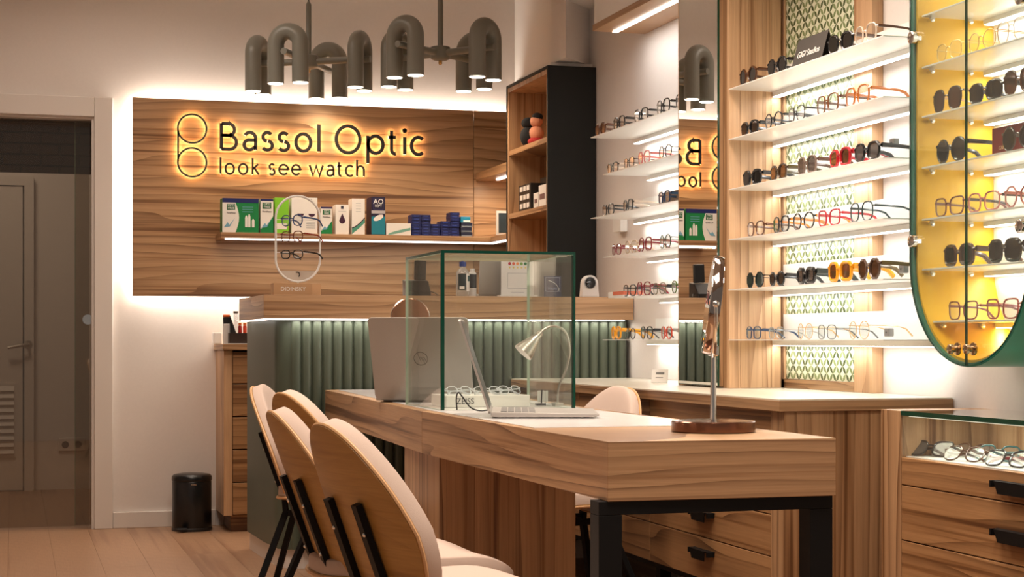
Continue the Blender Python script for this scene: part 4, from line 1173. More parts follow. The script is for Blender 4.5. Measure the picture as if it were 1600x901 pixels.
def eyewear(shape, w, h, rim, col, temple=None, lens='clear', thin=False, fold=False):
    """local frame: front along x, temples run to +y, stands on z = 0"""
    key = (shape, w, h, rim, col, temple, lens, thin, fold)
    t = thing('sunglasses' if lens != 'clear' else 'spectacles', None, 'sunglasses' if lens != 'clear' else 'glasses')
    if key in GC:
        for ch in GC[key].children:
            c = ch.copy(); C.objects.link(c); c.parent = t
            for g in ch.children:
                e = g.copy(); C.objects.link(e); e.parent = c
        return t
    GC[key] = t
    m = paint(col, 0.22 if not thin else 0.3, 0.0 if not thin else 0.75, coat=0.3)
    mt = paint(temple, 0.25, coat=0.2) if temple else m
    gap = 0.017; cxl = gap / 2 + w / 2 + rim * 0.4; zc = h / 2 + rim
    fr = MB()
    for sg_ in (-1, 1):
        ol = outline(shape, w, h)
        pts = [(sg_ * (cxl + x), 0.004 * (abs(x + w / 2) / w), zc + z) for x, z in ol]
        fr.tube(pts, rim, 6, closed=True, flat=1.0)
    bz = zc + h * (0.17 if not thin else 0.22)
    fr.tube([(-gap / 2 - rim, 0, bz - 0.003), (-gap / 4, -0.001, bz + 0.001), (gap / 4, -0.001, bz + 0.001), (gap / 2 + rim, 0, bz - 0.003)], rim * 0.95, 6)
    zt = zc + h * 0.27
    for sg_ in (-1, 1):
        fr.tube([(sg_ * (cxl + w / 2 - 0.001), 0.003, zt), (sg_ * (cxl + w / 2 + 0.007), 0.006, zt)], rim * 1.15, 6)
    fo = fr.build('frame_front', m, t, smooth=1)
    for sg_ in (-1, 1):
        MB().prism([(sg_ * (cxl + x * 0.99), zc + z * 0.99) for x, z in outline(shape, w, h)], 'y', 0.0012, 0.0026).build('lens', lensmat(lens, LC.get(lens)), t)
    for sg_ in (-1, 1):
        xo = sg_ * (cxl + w / 2 + 0.0075)
        P = [(xo, 0.007, zt), (xo, 0.05, zt - 0.001), (xo * 0.98, 0.095, zt - 0.004), (xo * 0.96, 0.115, zt - 0.010), (xo * 0.94, 0.135, max(zt - 0.030, 0.004))]
        if fold:      # temples folded in behind the front
            q_ = 0.012 if sg_ > 0 else 0.017
            P = [(xo, 0.007, zt), (xo * 0.97, q_, zt), (xo * 0.3, q_ + 0.001, zt - 0.002), (-xo * 0.5, q_ + 0.001, zt - 0.006), (-xo * 0.86, q_, zt - 0.022)]
        rr = [rim * 1.25, rim * 1.05, rim * 0.95, rim * 1.1, rim * 1.0] if not thin else [0.0012, 0.0011, 0.0011, 0.0022, 0.0024]
        b = MB().tube(P, rr, 6, flat=1.0 if thin else 1.5)
        b.build('temple', mt, t, smooth=1)
    return t
ORD = ['first', 'second', 'third', 'fourth', 'fifth', 'sixth', 'seventh']
BK, TO, BR = (0.010, 0.010, 0.011), (0.075, 0.026, 0.010), (0.11, 0.04, 0.018)
AM, RD, DR_ = (0.42, 0.12, 0.018), (0.42, 0.012, 0.020), (0.19, 0.012, 0.018)
YE, OR, CLR = (0.80, 0.34, 0.01), (0.75, 0.24, 0.02), (0.62, 0.50, 0.40)
GO, SIL, GN = (0.62, 0.38, 0.16), (0.35, 0.34, 0.33), (0.055, 0.075, 0.03)
BL, PK, TL, OL = (0.015, 0.035, 0.09), (0.62, 0.20, 0.19), (0.010, 0.045, 0.040), (0.14, 0.095, 0.035)
def shelf_eyewear(rows, X, zs, where, group, rot=-90, jit=4, cat_of=None):
    r_ = random.Random(11)
    for k, items in rows.items():
        z = zs[k]
        for i, it in enumerate(items):
            pl, pr, desc, spec = it
            g = eyewear(**spec)
            y = onX((pl + pr) / 2, 400, X + 0.002).y
            g.location = (X, y, z + 0.0006); g.scale = (1.06,) * 3; g.rotation_euler = (0, 0, rad(rot + r_.uniform(-jit, jit)))
            lab = '%s, %s from left, %s' % (desc, ORD[i], where[k])
            g['label'] = lab; g['group'] = group
def sp(shape, w, h, rim, col, temple=None, lens='clear', thin=False):
    return dict(shape=shape, w=w, h=h, rim=rim, col=col, temple=temple, lens=lens, thin=thin)
MAIN = {
 5: [(1154, 1183, 'dark tortoise round sunglasses', sp('round', .052, .050, .0032, TO, lens='dark')), (1199, 1228, 'black round sunglasses', sp('round', .052, .048, .0032, BK, lens='dark')),
     (1297, 1329, 'black rounded sunglasses beside the folded card', sp('panto', .054, .050, .0034, BK, temple=TO, lens='dark')), (1338, 1366, 'clear spectacles with tortoise temples', sp('panto', .050, .050, .0024, CLR, temple=TO))],
 4: [(1158, 1184, 'black square sunglasses', sp('square', .050, .040, .0036, BK, lens='dark')), (1197, 1220, 'black round spectacles', sp('round', .048, .046, .0024, BK)),
     (1230, 1258, 'thin black round spectacles', sp('panto', .049, .045, .0018, BK)), (1274, 1311, 'large tortoise spectacles with orange bridge', sp('square', .054, .052, .0026, (0.16, 0.05, 0.015), temple=TO)), (1321, 1357, 'amber square spectacles', sp('square', .053, .050, .0028, AM))],
 3: [(1162, 1188, 'black bold sunglasses', sp('square', .048, .044, .0042, BK, lens='dark')), (1204, 1228, 'brown square sunglasses with yellow temple insides', sp('square', .048, .042, .0036, (0.05, 0.028, 0.014), temple=(0.06, 0.045, 0.01), lens='brown')),
     (1246, 1275, 'grey crystal sunglasses', sp('square', .050, .048, .0034, (0.16, 0.11, 0.085), temple=TO, lens='grey')), (1294, 1331, 'red square sunglasses', sp('square', .054, .046, .0048, RD, lens='brown')), (1339, 1370, 'black sunglasses with grey lenses and a security tag', sp('panto', .052, .047, .0040, BK, lens='grey'))],
 2: [(1167, 1194, 'brown round spectacles', sp('panto', .048, .044, .0024, BR)), (1206, 1234, 'black spectacles with orange temples', sp('panto', .050, .047, .0027, BK, temple=OR)),
     (1241, 1269, 'dark round spectacles with amber temples', sp('round', .050, .048, .0024, (0.02, 0.02, 0.018), temple=(0.55, 0.22, 0.03))), (1284, 1306, 'red pointed spectacles', sp('cat', .048, .044, .0024, RD)), (1330, 1361, 'slim black green round spectacles', sp('panto', .051, .052, .0020, (0.01, 0.03, 0.03)))],
 1: [(1166, 1193, 'teal lensed metal sunglasses', sp('hex', .050, .048, .0016, BK, lens='teal', thin=True)), (1202, 1225, 'small black round sunglasses', sp('round', .044, .040, .0034, BK, lens='dark')),
     (1244, 1275, 'thick black square sunglasses', sp('square', .050, .042, .0055, BK, temple=(0.02, 0.03, 0.026), lens='grey')), (1293, 1332, 'yellow square sunglasses', sp('square', .054, .050, .0052, YE, lens='amber')), (1340, 1375, 'transparent brown octagonal sunglasses with a security tag', sp('hex', .054, .053, .0038, (0.09, 0.05, 0.035), temple=OL, lens='brown'))],
 0: [(1165, 1189, 'dark blue rectangular spectacles', sp('square', .048, .038, .0022, BL)), (1199, 1226, 'thin clear spectacles with a white paper tag', sp('panto', .048, .036, .0015, SIL, thin=True)),
     (1245, 1270, 'thin gold round spectacles', sp('round', .046, .046, .0011, GO, thin=True)), (1277, 1306, 'thin grey angular spectacles', sp('square', .047, .040, .0013, (0.10, 0.10, 0.10), thin=True)), (1326, 1357, 'thin gold and black round spectacles', sp('round', .048, .049, .0012, GO, thin=True))],
}
W5 = ['%s tiled wall shelf' % q for q in WORDS]
shelf_eyewear(MAIN, 2.392, ZK, W5, 'eyewear on the tiled wall shelves')
NICHE = {
 5: [(930, 946, 'brown rounded sunglasses with a white tag', sp('round', .048, .046, .0034, BR, lens='rose')), (958, 976, 'dark square spectacles', sp('square', .048, .046, .0030, (0.02, 0.012, 0.01), lens='clear')), (993, 1010, 'black rounded spectacles', sp('square', .049, .046, .0026, BK)), (1025, 1047, 'large black rounded spectacles', sp('panto', .050, .050, .0026, BK)), (1058, 1074, 'black spectacles cut by the mirror edge', sp('panto', .050, .048, .0024, BK))],
 4: [(948, 966, 'black and clear spectacles', sp('square', .046, .038, .0024, BK, temple=CLR)), (972, 993, 'thin black wide spectacles', sp('panto', .050, .040, .0016, BK, thin=True)), (996, 1016, 'pink translucent spectacles', sp('panto', .047, .046, .0026, PK)), (1029, 1049, 'black rounded metal spectacles', sp('round', .047, .046, .0018, BK, thin=True))],
 3: [(941, 959, 'black angular spectacles', sp('square', .047, .042, .0026, BK)), (972, 990, 'black and crystal spectacles', sp('square', .048, .042, .0028, (0.03, 0.03, 0.03), temple=CLR)), (1028, 1047, 'dark blue spectacles beside the grey card', sp('square', .046, .042, .0030, BL, temple=(0.02, 0.06, 0.12)))],
 2: [(953, 973, 'red rounded spectacles', sp('panto', .047, .042, .0024, DR_)), (977, 995, 'beige crystal spectacles', sp('panto', .047, .046, .0026, (0.55, 0.42, 0.30))), (999, 1017, 'dark red tall spectacles', sp('panto', .048, .050, .0028, DR_)), (1027, 1051, 'dark green round spectacles', sp('round', .050, .050, .0018, GN, thin=True))],
 1: [(975, 992, 'black rounded spectacles', sp('panto', .046, .042, .0024, BK)), (996, 1015, 'dark red square spectacles', sp('square', .048, .048, .0026, DR_)), (1020, 1040, 'olive spectacles with a black temple', sp('panto', .048, .040, .0020, OL, temple=BK)), (1053, 1066, 'green spectacles beside the mirror', sp('panto', .048, .042, .0022, (0.10, 0.16, 0.03)))],
 0: [(954, 971, 'bright orange spectacles', sp('square', .045, .044, .0040, YE)), (976, 994, 'black round metal spectacles', sp('round', .047, .040, .0018, BK, thin=True)), (1001, 1019, 'black panto spectacles', sp('panto', .048, .044, .0026, BK)), (1031, 1051, 'red orange spectacles', sp('panto', .048, .042, .0028, (0.55, 0.05, 0.015), temple=SIL))],
}
N5 = ['%s shelf left of mirror' % q for q in WORDS]
shelf_eyewear(NICHE, 2.392, ZK, N5, 'eyewear on the shelves left of the mirror')
PILL = {
 5: [(1465, 1500, 'pale gold thin spectacles on the yellow side', sp('panto', .049, .044, .0012, (0.72, 0.50, 0.18), thin=True)), (1518, 1550, 'fine gold round spectacles', sp('round', .049, .046, .0011, GO, thin=True)), (1562, 1600, 'fine gold oversized spectacles', sp('drop', .052, .052, .0011, GO, thin=True))],
 4: [(1461, 1498, 'brown gradient oversized sunglasses', sp('drop', .056, .056, .0022, (0.03, 0.018, 0.012), temple=GO, lens='brown')), (1515, 1564, 'black wide square sunglasses', sp('square', .058, .044, .0036, BK, lens='dark')), (1574, 1611, 'brown oval sunglasses', sp('panto', .052, .056, .0026, BR, lens='brown'))],
 3: [(1463, 1508, 'large black round sunglasses', sp('round', .058, .056, .0036, BK, lens='dark')), (1574, 1608, 'grey round sunglasses before the red card', sp('round', .055, .054, .0026, (0.05, 0.035, 0.03), lens='dark'))],
 2: [(1460, 1505, 'brown and pink spectacles with a price tag', sp('cat', .054, .044, .0022, (0.20, 0.07, 0.06))), (1514, 1559, 'pink and black square spectacles', sp('square', .056, .044, .0022, PK, temple=(0.05, 0.03, 0.03))), (1574, 1612, 'rose angular spectacles', sp('hex', .055, .048, .0022, PK))],
 1: [(1474, 1522, 'dark tortoise square sunglasses', sp('square', .056, .048, .0044, TO, lens='dark')), (1547, 1592, 'black bold square sunglasses', sp('square', .056, .050, .0046, BK, lens='dark'))],
 0: [(1486, 1522, 'dark red rounded spectacles', sp('cat', .052, .044, .0020, DR_)), (1543, 1588, 'red oversized spectacles', sp('cat', .054, .046, .0022, (0.32, 0.015, 0.018)))],
}
P5 = ['%s pill cabinet shelf' % q for q in ['lowest', 'sixth', 'fifth', 'fourth', 'third', 'second']]
shelf_eyewear(PILL, CX + 0.030, PZ, P5, 'eyewear in the pill cabinet', jit=2)
for nm_, sz in (('x', 0),): pass

# security tags clipped on temples
TAGM = mat('grey_tag_plastic', (0.28, 0.27, 0.26), 0.4)
def sec_tag(px, py, X, label):
    p = onX(px, py, X); t = thing('security_tag', label, 'tag', tuple(p), 'grey security tags on the temples')
    MB().box(p.x - 0.009, p.x + 0.009, p.y - 0.016, p.y + 0.016, p.z - 0.013, p.z + 0.013).build('tag_body', TAGM, t, bev=0.004)
    MB().lathe([(0.0025, 0), (0.0025, 0.001)], (p.x - 0.0092, p.y, p.z), 10, M=Matrix.Rotation(rad(-90), 3, 'Y')).build('tag_lock', BLACKP, t)
sec_tag(1397, 223, 2.47, 'grey security tag on the black sunglasses, fourth shelf up from the bottom')
sec_tag(1412, 420, 2.48, 'grey security tag on the transparent brown sunglasses, tiled wall')
sec_tag(1389, 519, 2.48, 'grey security tag behind the gold spectacles on the lowest tiled wall shelf')

# small things on these shelves
# folded black card on the topmost shelf
cpz = ZK[5]; ya, yb = onX(1290, 60, 2.40).y, onX(1243, 60, 2.40).y
fc = thing('folded_card', 'black folded card with small white lettering on the topmost shelf', 'card', (2.40, ya, cpz))
b = MB()
h_ = 0.092; dp = 0.052
for (x0, x1) in ((2.385, 2.385 + dp / 2), (2.385 + dp, 2.385 + dp / 2)):
    b.add([(x0, ya, cpz + .0005), (x0, yb, cpz + .0005), (x1, yb, cpz + h_), (x1, ya, cpz + h_), (x0 + .001, ya, cpz + .0005), (x0 + .001, yb, cpz + .0005), (x1 + .001, yb, cpz + h_), (x1 + .001, ya, cpz + h_)],
          [(0, 1, 2, 3), (4, 7, 6, 5), (0, 4, 5, 1), (3, 2, 6, 7), (0, 3, 7, 4), (1, 5, 6, 2)])
b.build('card_body', mat('charcoal_card', (0.045, 0.038, 0.032), 0.6), fc)
tl_ = math.atan2(dp / 2, h_)
R_t = Matrix.Rotation(rad(-90), 4, 'Z') @ Matrix.Rotation(rad(90) - tl_, 4, 'X')
text('GIGI Studios', 0.030, PAPERW, fc, (2.385 + dp * 0.2 - 0.0018, (ya + yb) / 2, cpz + h_ * 0.40), R_t)
# grey card box in the niche
p0, p1 = onX(1040, 300, 2.40), onX(1011, 300, 2.40)
gb = thing('display_card', 'grey square card block on the fourth shelf from the bottom left of the mirror', 'card', (2.40, p0.y, ZK[3]))
MB().box(2.47, 2.52, p0.y + 0.02, p1.y + 0.01, ZK[3] + 0.0005, ZK[3] + 0.062).build('card_body', mat('taupe_card', (0.14, 0.10, 0.075), 0.6), gb, bev=0.001)
# pink and white carton
p0, p1 = onX(976, 452, 2.39), onX(952, 452, 2.39)
cbx = thing('small_carton', 'small white and orange carton on the fifth shelf left of the mirror', 'box', (2.385, p0.y, ZK[1]))
MB().box(2.385, 2.47, p0.y, p1.y - 0.0, ZK[1] + 0.0005, ZK[1] + 0.024).build('carton_body', PAPERW, cbx, bev=0.001)
MB().box(2.384, 2.471, p0.y - 0.001, p1.y - 0.06, ZK[1] + 0.010, ZK[1] + 0.0245).build('carton_band', paint((0.70, 0.16, 0.08)), cbx)
# price sign on the worktop
p = onZ(1030, 598, 0.7915)
ps = thing('price_sign', 'small white price card standing on the pale worktop by the mirror', 'sign', tuple(p))
R1 = Matrix.Rotation(rad(-35), 4, 'Z')
def rb(mb, x0, x1, y0, y1, z0, z1, M):
    vs = [M @ Vector((x, y, z)) for z in (z0, z1) for y in (y0, y1) for x in (x0, x1)]
    return mb.add(vs, [(0, 2, 3, 1), (4, 5, 7, 6), (0, 1, 5, 4), (2, 6, 7, 3), (0, 4, 6, 2), (1, 3, 7, 5)])
Mp = Matrix.Translation(p) @ R1 @ Matrix.Rotation(rad(-18), 4, 'X')
rb(MB(), -0.032, 0.032, -0.0015, 0.0015, 0.001, 0.055, Mp).build('sign_plate', PAPERW, ps)
rb(MB(), -0.015, 0.018, -0.0025, -0.0018, 0.034, 0.043, Mp).build('printed_line', paint((0.16, 0.16, 0.15)), ps)
rb(MB(), -0.015, 0.014, -0.0025, -0.0018, 0.020, 0.0225, Mp).build('printed_line', paint((0.16, 0.16, 0.15)), ps)
# red card in the pill cabinet
ya, yb = onX(1583, 220, CX + 0.08).y, onX(1545, 220, CX + 0.08).y
rc = thing('red_card', 'dark red card with gold lettering behind sunglasses in the pill cabinet', 'card', (CX + 0.08, ya, PZ[3]))
MB().box(CX + 0.09, CX + 0.10, ya - 0.03, yb, PZ[3] + 0.0005, PZ[3] + 0.080).build('card_body', paint(s2l(140, 40, 35), 0.5), rc)
text('CAROLINA', 0.014, paint(s2l(220, 180, 140)), rc, (CX + 0.0895, (ya + yb) / 2 - 0.01, PZ[3] + 0.026), (rad(90), 0, rad(-90)))
# white block on the right wall in the niche (thermostat)
p = onX(974, 348, XW - 0.002)
th = thing('wall_box', 'small cream box on the wall below the third shelf left of the mirror', 'wall box', tuple(p))
MB().box(XW - 0.035, XW - 0.0005, p.y - 0.05, p.y + 0.05, p.z - 0.042, p.z + 0.030).build('box_body', WHITE, th, bev=0.003)

# spectacles lying in the display tray
zt_ = 0.6425
DISP = [(1448, 2.375, 'black sunglasses lying leftmost in the glass topped display', sp('cat', .054, .046, .0030, BK, lens='grey'), -62),
        (1500, 2.36, 'slim tortoise spectacles lying in the front row of the glass topped display', sp('panto', .052, .044, .0022, TO), -70),
        (1512, 2.47, 'dark spectacles lying behind the slim tortoise pair in the display', sp('panto', .050, .040, .0020, BR), -75),
        (1553, 2.45, 'teal spectacles lying in the back row of the glass topped display', sp('panto', .052, .046, .0024, (0.02, 0.10, 0.10)), -65),
        (1568, 2.36, 'black and red spectacles lying foremost in the glass topped display', sp('cat', .054, .046, .0026, BK, temple=DR_), -70)]
for px, x, lab, s_, rz in DISP:
    g = eyewear(fold=True, **s_); g['label'] = lab; g['group'] = 'spectacles in the glass topped display'
    g.location = (x, onX(px, 700, x).y, zt_ + 0.002); g.rotation_euler = (rad(-38), 0, rad(rz))
# ================================================================== BOXES ON THE LONG BACK SHELF
SZ = 1.4975
def carton(x0, x1, y0, z0, z1, dep, name, label, body, cat='box', group=None):
    t = thing(name, label, cat, ((x0 + x1) / 2, y0, z0), group)
    MB().box(x0, x1, y0, y0 + dep, z0, z1).build('carton', body, t, bev=0.0008)
    return t
def rect(t, x0, x1, z0, z1, y, m, nm='print'):
    return MB().box(x0, x1, y - 0.0008, y - 0.0002, z0, z1).build(nm, m, t)
def poly(t, pts, y, m, nm='print', k=1):
    return MB().prism(pts, 'y', y - 0.0004 - 0.0004 * k, y - 0.0002).build(nm, m, t)
GRN, NAVY, LIME = paint(s2l(10, 120, 62)), paint(s2l(18, 28, 90)), paint(s2l(120, 190, 40))
DGRN, PWHT, PGREY, PURP, TEALM = paint(s2l(8, 92, 50)), paint(s2l(222, 218, 214)), paint(s2l(120, 130, 140)), paint(s2l(58, 18, 48)), paint(s2l(20, 120, 140))
SKY = paint(s2l(110, 160, 185)); INK = paint(s2l(40, 40, 60)); INKW = paint(s2l(235, 235, 235))
YF = 8.575
bkb = lambda px, py: onY(px, py, YF)
def optifree(px0, px1, ytop, label, wide, grp=None):
    a, b_ = bkb(px0, 362), bkb(px1, 362); z1 = bkb(px0, ytop).z
    W = b_.x - a.x; H = z1 - SZ
    t = carton(a.x, b_.x, YF, SZ, z1, 0.10, 'lens_solution_box', label, GRN if wide else PWHT, group=grp)
    fr = 0.47 if wide else 1.0
    xs = a.x + W * fr
    if wide:
        rect(t, a.x, b_.x, z1 - H * 0.13, z1, YF, NAVY)
        cur = [(a.x, SZ + 0.001), (a.x, z1 - H * 0.13)] + [(a.x + W * (0.36 + 0.10 * math.sin(math.pi * i / 8)), z1 - H * 0.13 - (H * 0.87) * i / 8) for i in range(9)]
        poly(t, cur, YF, PWHT)
        for k, (fx, hh) in enumerate(((0.66, 0.34), (0.74, 0.38), (0.85, 0.24))):
            x = a.x + W * fx; w_ = W * 0.035
            poly(t, [(x - w_, SZ + H * .16), (x - w_, SZ + H * (.16 + hh * .8)), (x - w_ * .4, SZ + H * (.16 + hh)), (x + w_ * .4, SZ + H * (.16 + hh)), (x + w_, SZ + H * (.16 + hh * .8)), (x + w_, SZ + H * .16)], YF, PWHT, 'bottle_print', k + 1)
        for k in range(3): rect(t, a.x + W * 0.55, a.x + W * 0.85, z1 - H * (0.26 + 0.07 * k), z1 - H * (0.245 + 0.07 * k), YF, SKY)
    else:
        rect(t, a.x, b_.x, z1 - H * 0.06, z1, YF, NAVY)
        poly(t, [(a.x, SZ + .001), (a.x, SZ + H * 0.12), (a.x + W * .5, SZ + H * .22), (b_.x, SZ + H * 0.50), (b_.x, SZ + .001)], YF, GRN)
    lw = (0.11 if wide else 0.34) * W
    cx = a.x + W * (0.24 if wide else 0.5); cz = z1 - H * (0.26 if wide else 0.20)
    poly(t, [(cx - lw, cz - H * .09), (cx - lw, cz + H * .09), (cx + lw, cz + H * .10), (cx + lw, cz - H * .08)], YF, DGRN, 'logo_plate', 2)
    s_ = H * 0.085
    text('OPTI\nFREE', s_, INKW, t, (cx, YF - 0.0022, cz + s_ * 0.1), FACE, sx=1.05)
    text('PureMoist', s_ * 0.75, INK, t, (cx, YF - 0.0014, cz - H * 0.17), FACE)
    if True:
        x0_, x1_ = a.x + W * (0.04 if wide else 0.08), a.x + W * (0.34 if wide else 0.85)
        poly(t, [(x0_, SZ + H * .15), (x0_ + (x1_ - x0_) * .35, SZ + H * .30), (x0_ + (x1_ - x0_) * .5, SZ + H * .22), (x1_, SZ + H * .42), (x0_ + (x1_ - x0_) * .55, SZ + H * .17)], YF, SKY, 'print', 3)
    return t
optifree(347.5, 404, 309, 'wide green lens solution box printed with three bottles, leftmost on the shelf', True)
optifree(407, 427, 310.5, 'narrow white and green lens solution box beside the wide green one', False)
a, b_ = bkb(429.5, 362), bkb(451, 362); z1 = bkb(430, 308.5).z
t = carton(a.x, b_.x, YF, SZ, z1, 0.09, 'lens_solution_box', 'lime green lens solution box behind the oval stand', LIME)
rect(t, a.x + .01, b_.x - .01, SZ + .02, SZ + .05, YF, PWHT); poly(t, [(a.x + .02, z1 - .04), (a.x + .026, z1 - .028), (a.x + .032, z1 - .04), (a.x + .026, z1 - .048)], YF, TEALM, 'print', 2)
a, b_ = bkb(455.5, 363), bkb(496, 363); z1 = bkb(456, 308).z
t = carton(a.x, b_.x, YF, SZ, z1, 0.09, 'lens_solution_box', 'wide white box with dark red half circles behind the oval stand', PWHT)
for fx in (0.35, 0.78):
    cx = a.x + (b_.x - a.x) * fx; poly(t, [(cx + .017 * math.cos(rad(q)), z1 - .082 + .016 * math.sin(rad(q))) for q in range(180, 361, 20)], YF, PURP)
for k in range(5): rect(t, a.x + .075, b_.x - .012, z1 - .115 - .010 * k, z1 - .113 - .010 * k, YF, PGREY)
rect(t, b_.x - .045, b_.x - .03, z1 - .018, z1 - .006, YF, INK)
optifree(501.5, 519, 323, 'small green and white lens solution box right of the oval stand', False)
a, b_ = bkb(524.5, 364), bkb(545, 364); z1 = bkb(525, 319.5).z
t = carton(a.x, b_.x, YF, SZ, z1, 0.09, 'lens_solution_box', 'white box with a dark purple drop on the back shelf', PWHT)
cx, cz = (a.x + b_.x) / 2, SZ + (z1 - SZ) * 0.50
poly(t, [(cx, cz + .032)] + [(cx + .0155 * math.cos(rad(q)), cz - .006 + .0155 * math.sin(rad(q))) for q in range(25, -206, -20)], YF, PURP)
rect(t, cx - .007, cx + .007, z1 - .022, z1 - .006, YF, INK); rect(t, cx - .02, cx + .02, z1 - .035, z1 - .0335, YF, PGREY)
a, b_ = bkb(550, 365), bkb(570, 365); z1 = bkb(551, 310).z
t = carton(a.x, b_.x, YF, SZ, z1, 0.10, 'lens_solution_box', 'tall pale box with green and purple waves left of the dark AO box', PWHT)
W = b_.x - a.x; H = z1 - SZ
poly(t, [(a.x, SZ + .001), (a.x, SZ + H * .17)] + [(a.x + W * i / 6, SZ + H * (.17 + .28 * (i / 6) ** 1.3)) for i in range(1, 7)] + [(b_.x, SZ + H * .36)] + [(a.x + W * i / 6, SZ + H * (.04 + .30 * (i / 6) ** 1.3)) for i in range(6, -1, -1)][:-1], YF, paint(s2l(70, 140, 120)))
poly(t, [(a.x + W * i / 6, SZ + H * (.20 + .29 * (i / 6) ** 1.5)) for i in range(7)] + [(a.x + W * i / 6, SZ + H * (.17 + .28 * (i / 6) ** 1.5)) for i in range(6, -1, -1)], YF, PURP, 'print', 2)
for k in range(4): rect(t, a.x + .02, b_.x - .02, z1 - .025 - .014 * k, z1 - .0235 - .014 * k, YF, PGREY)
a, b_ = bkb(580.5, 365), bkb(602, 365); z1 = bkb(581, 307).z
t = carton(a.x, b_.x, YF, SZ, z1, 0.13, 'lens_solution_box', 'tall dark purple and teal box lettered AO on the back shelf', paint(s2l(28, 18, 52)))
W = b_.x - a.x; H = z1 - SZ
rect(t, a.x, b_.x, SZ + 0.004, SZ + H * .48, YF, TEALM); rect(t, a.x, b_.x, SZ + H * .56, SZ + H * .64, YF, paint(s2l(170, 165, 170)))
poly(t, [(a.x + W * (.5 + .36 * math.cos(rad(q))), SZ + H * (.45 + .07 * math.sin(rad(q)) + .05 * math.cos(rad(q)))) for q in range(0, 360, 24)], YF, PWHT, 'print', 2)
poly(t, [(a.x + W * .14, z1 - H * .34), (a.x + W * .14, z1 - H * .05), (b_.x - W * .14, z1 - H * .05), (b_.x - W * .14, z1 - H * .34)], YF, paint(s2l(60, 55, 100)), 'print', 1)
poly(t, [(a.x + W * .18, z1 - H * .325), (a.x + W * .18, z1 - H * .065), (b_.x - W * .18, z1 - H * .065), (b_.x - W * .18, z1 - H * .325)], YF, paint(s2l(24, 14, 48)), 'print', 2)
text('AO', 0.036, INKW, t, ((a.x + b_.x) / 2, YF - .0022, z1 - H * .13), FACE); text('SEPT', 0.018, INKW, t, ((a.x + b_.x) / 2, YF - .0022, z1 - H * .24), FACE)
a, b_ = bkb(603.5, 367), bkb(642, 367); z1 = bkb(610, 348.5).z
t = carton(a.x, b_.x, YF, SZ, z1, 0.10, 'lens_solution_box', 'low white box with grey green waves left of the blue cartons', PWHT)
W = b_.x - a.x; H = z1 - SZ
poly(t, [(a.x + W * (.08 + .9 * i / 8), SZ + H * (.10 + .55 * (i / 8) ** .7)) for i in range(9)] + [(a.x + W * (.08 + .9 * i / 8), SZ + H * (.02 + .42 * (i / 8) ** 1.2)) for i in range(8, -1, -1)], YF, paint(s2l(110, 160, 145)))
# stacks of flat navy cartons
stacks = [(643.5, 658, 7), (658.7, 672.5, 7), (673.5, 688, 4), (689, 703, 5), (703.7, 718.5, 8)]
NB = paint(s2l(14, 26, 84)); NBL = paint(s2l(48, 66, 140))
names_ = ['leftmost', 'second', 'middle low', 'fourth', 'tallest, rightmost']
proto = None; ch_ = 0.0157
for si, (p0, p1, n_) in enumerate(stacks):
    x0, x1 = bkb(p0, 366).x, bkb(p1, 366).x
    for k in range(n_):
        if proto is None:
            proto = thing('contact_lens_carton', None, 'box', (0, 0, 0))
            w_ = x1 - x0
            MB().box(0, w_, 0, 0.09, 0.0002, ch_ - 0.0004).build('carton', NB, proto, bev=0.0006)
            MB().box(w_ * .22, w_ * .75, -0.0006, -0.0001, ch_ * .35, ch_ * .62).build('print', NBL, proto)
            o = proto
        else: o = dup(proto)
        o.location = (x0 + rnd.uniform(-.0012, .0012), YF + rnd.uniform(0, .006), SZ + k * ch_)
        o['group'] = 'navy contact lens cartons in the %s stack' % names_[si]
        q_ = n_ - 1 - k
        o['label'] = '%s navy carton of the %s stack of blue cartons' % (['top', 'second from top', 'third from top', 'fourth from top', 'fifth from top', 'sixth from top', 'seventh from top', 'eighth from top'][q_], names_[si])
# striped packs with a teal one on top
x0, x1 = bkb(720.5, 366).x, bkb(738.5, 366).x
pp_ = None
for k in range(4):
    lab = ['undermost', 'second from below', 'third from below', 'teal topped'][k]
    t = thing('striped_pack', 'small dark and white striped pack, %s in the right hand stack' % lab if k < 3 else 'teal pack on top of the striped packs', 'box', (x0, YF, SZ + k * .024), 'striped packs')
    MB().box(x0 - 0.002 * (k % 2), x1 - (0.012 if k == 3 else 0.004 * (k % 2)), YF, YF + .08, SZ + k * .0245 + .0003, SZ + (k + 1) * .0245 - .0004 + (0.006 if k == 3 else 0)).build('pack', paint(s2l(30, 36, 60)) if k < 3 else paint(s2l(25, 130, 165)), t, bev=0.002)
    if k < 3: rect(t, x0 + .002, x1 - .006, SZ + k * .0245 + .0015, SZ + k * .0245 + .007, YF - .0002, PGREY)
    else: rect(t, x0 + .012, x1 - .014, SZ + k * .0245 + .002, SZ + k * .0245 + .012, YF - .0002, INKW)
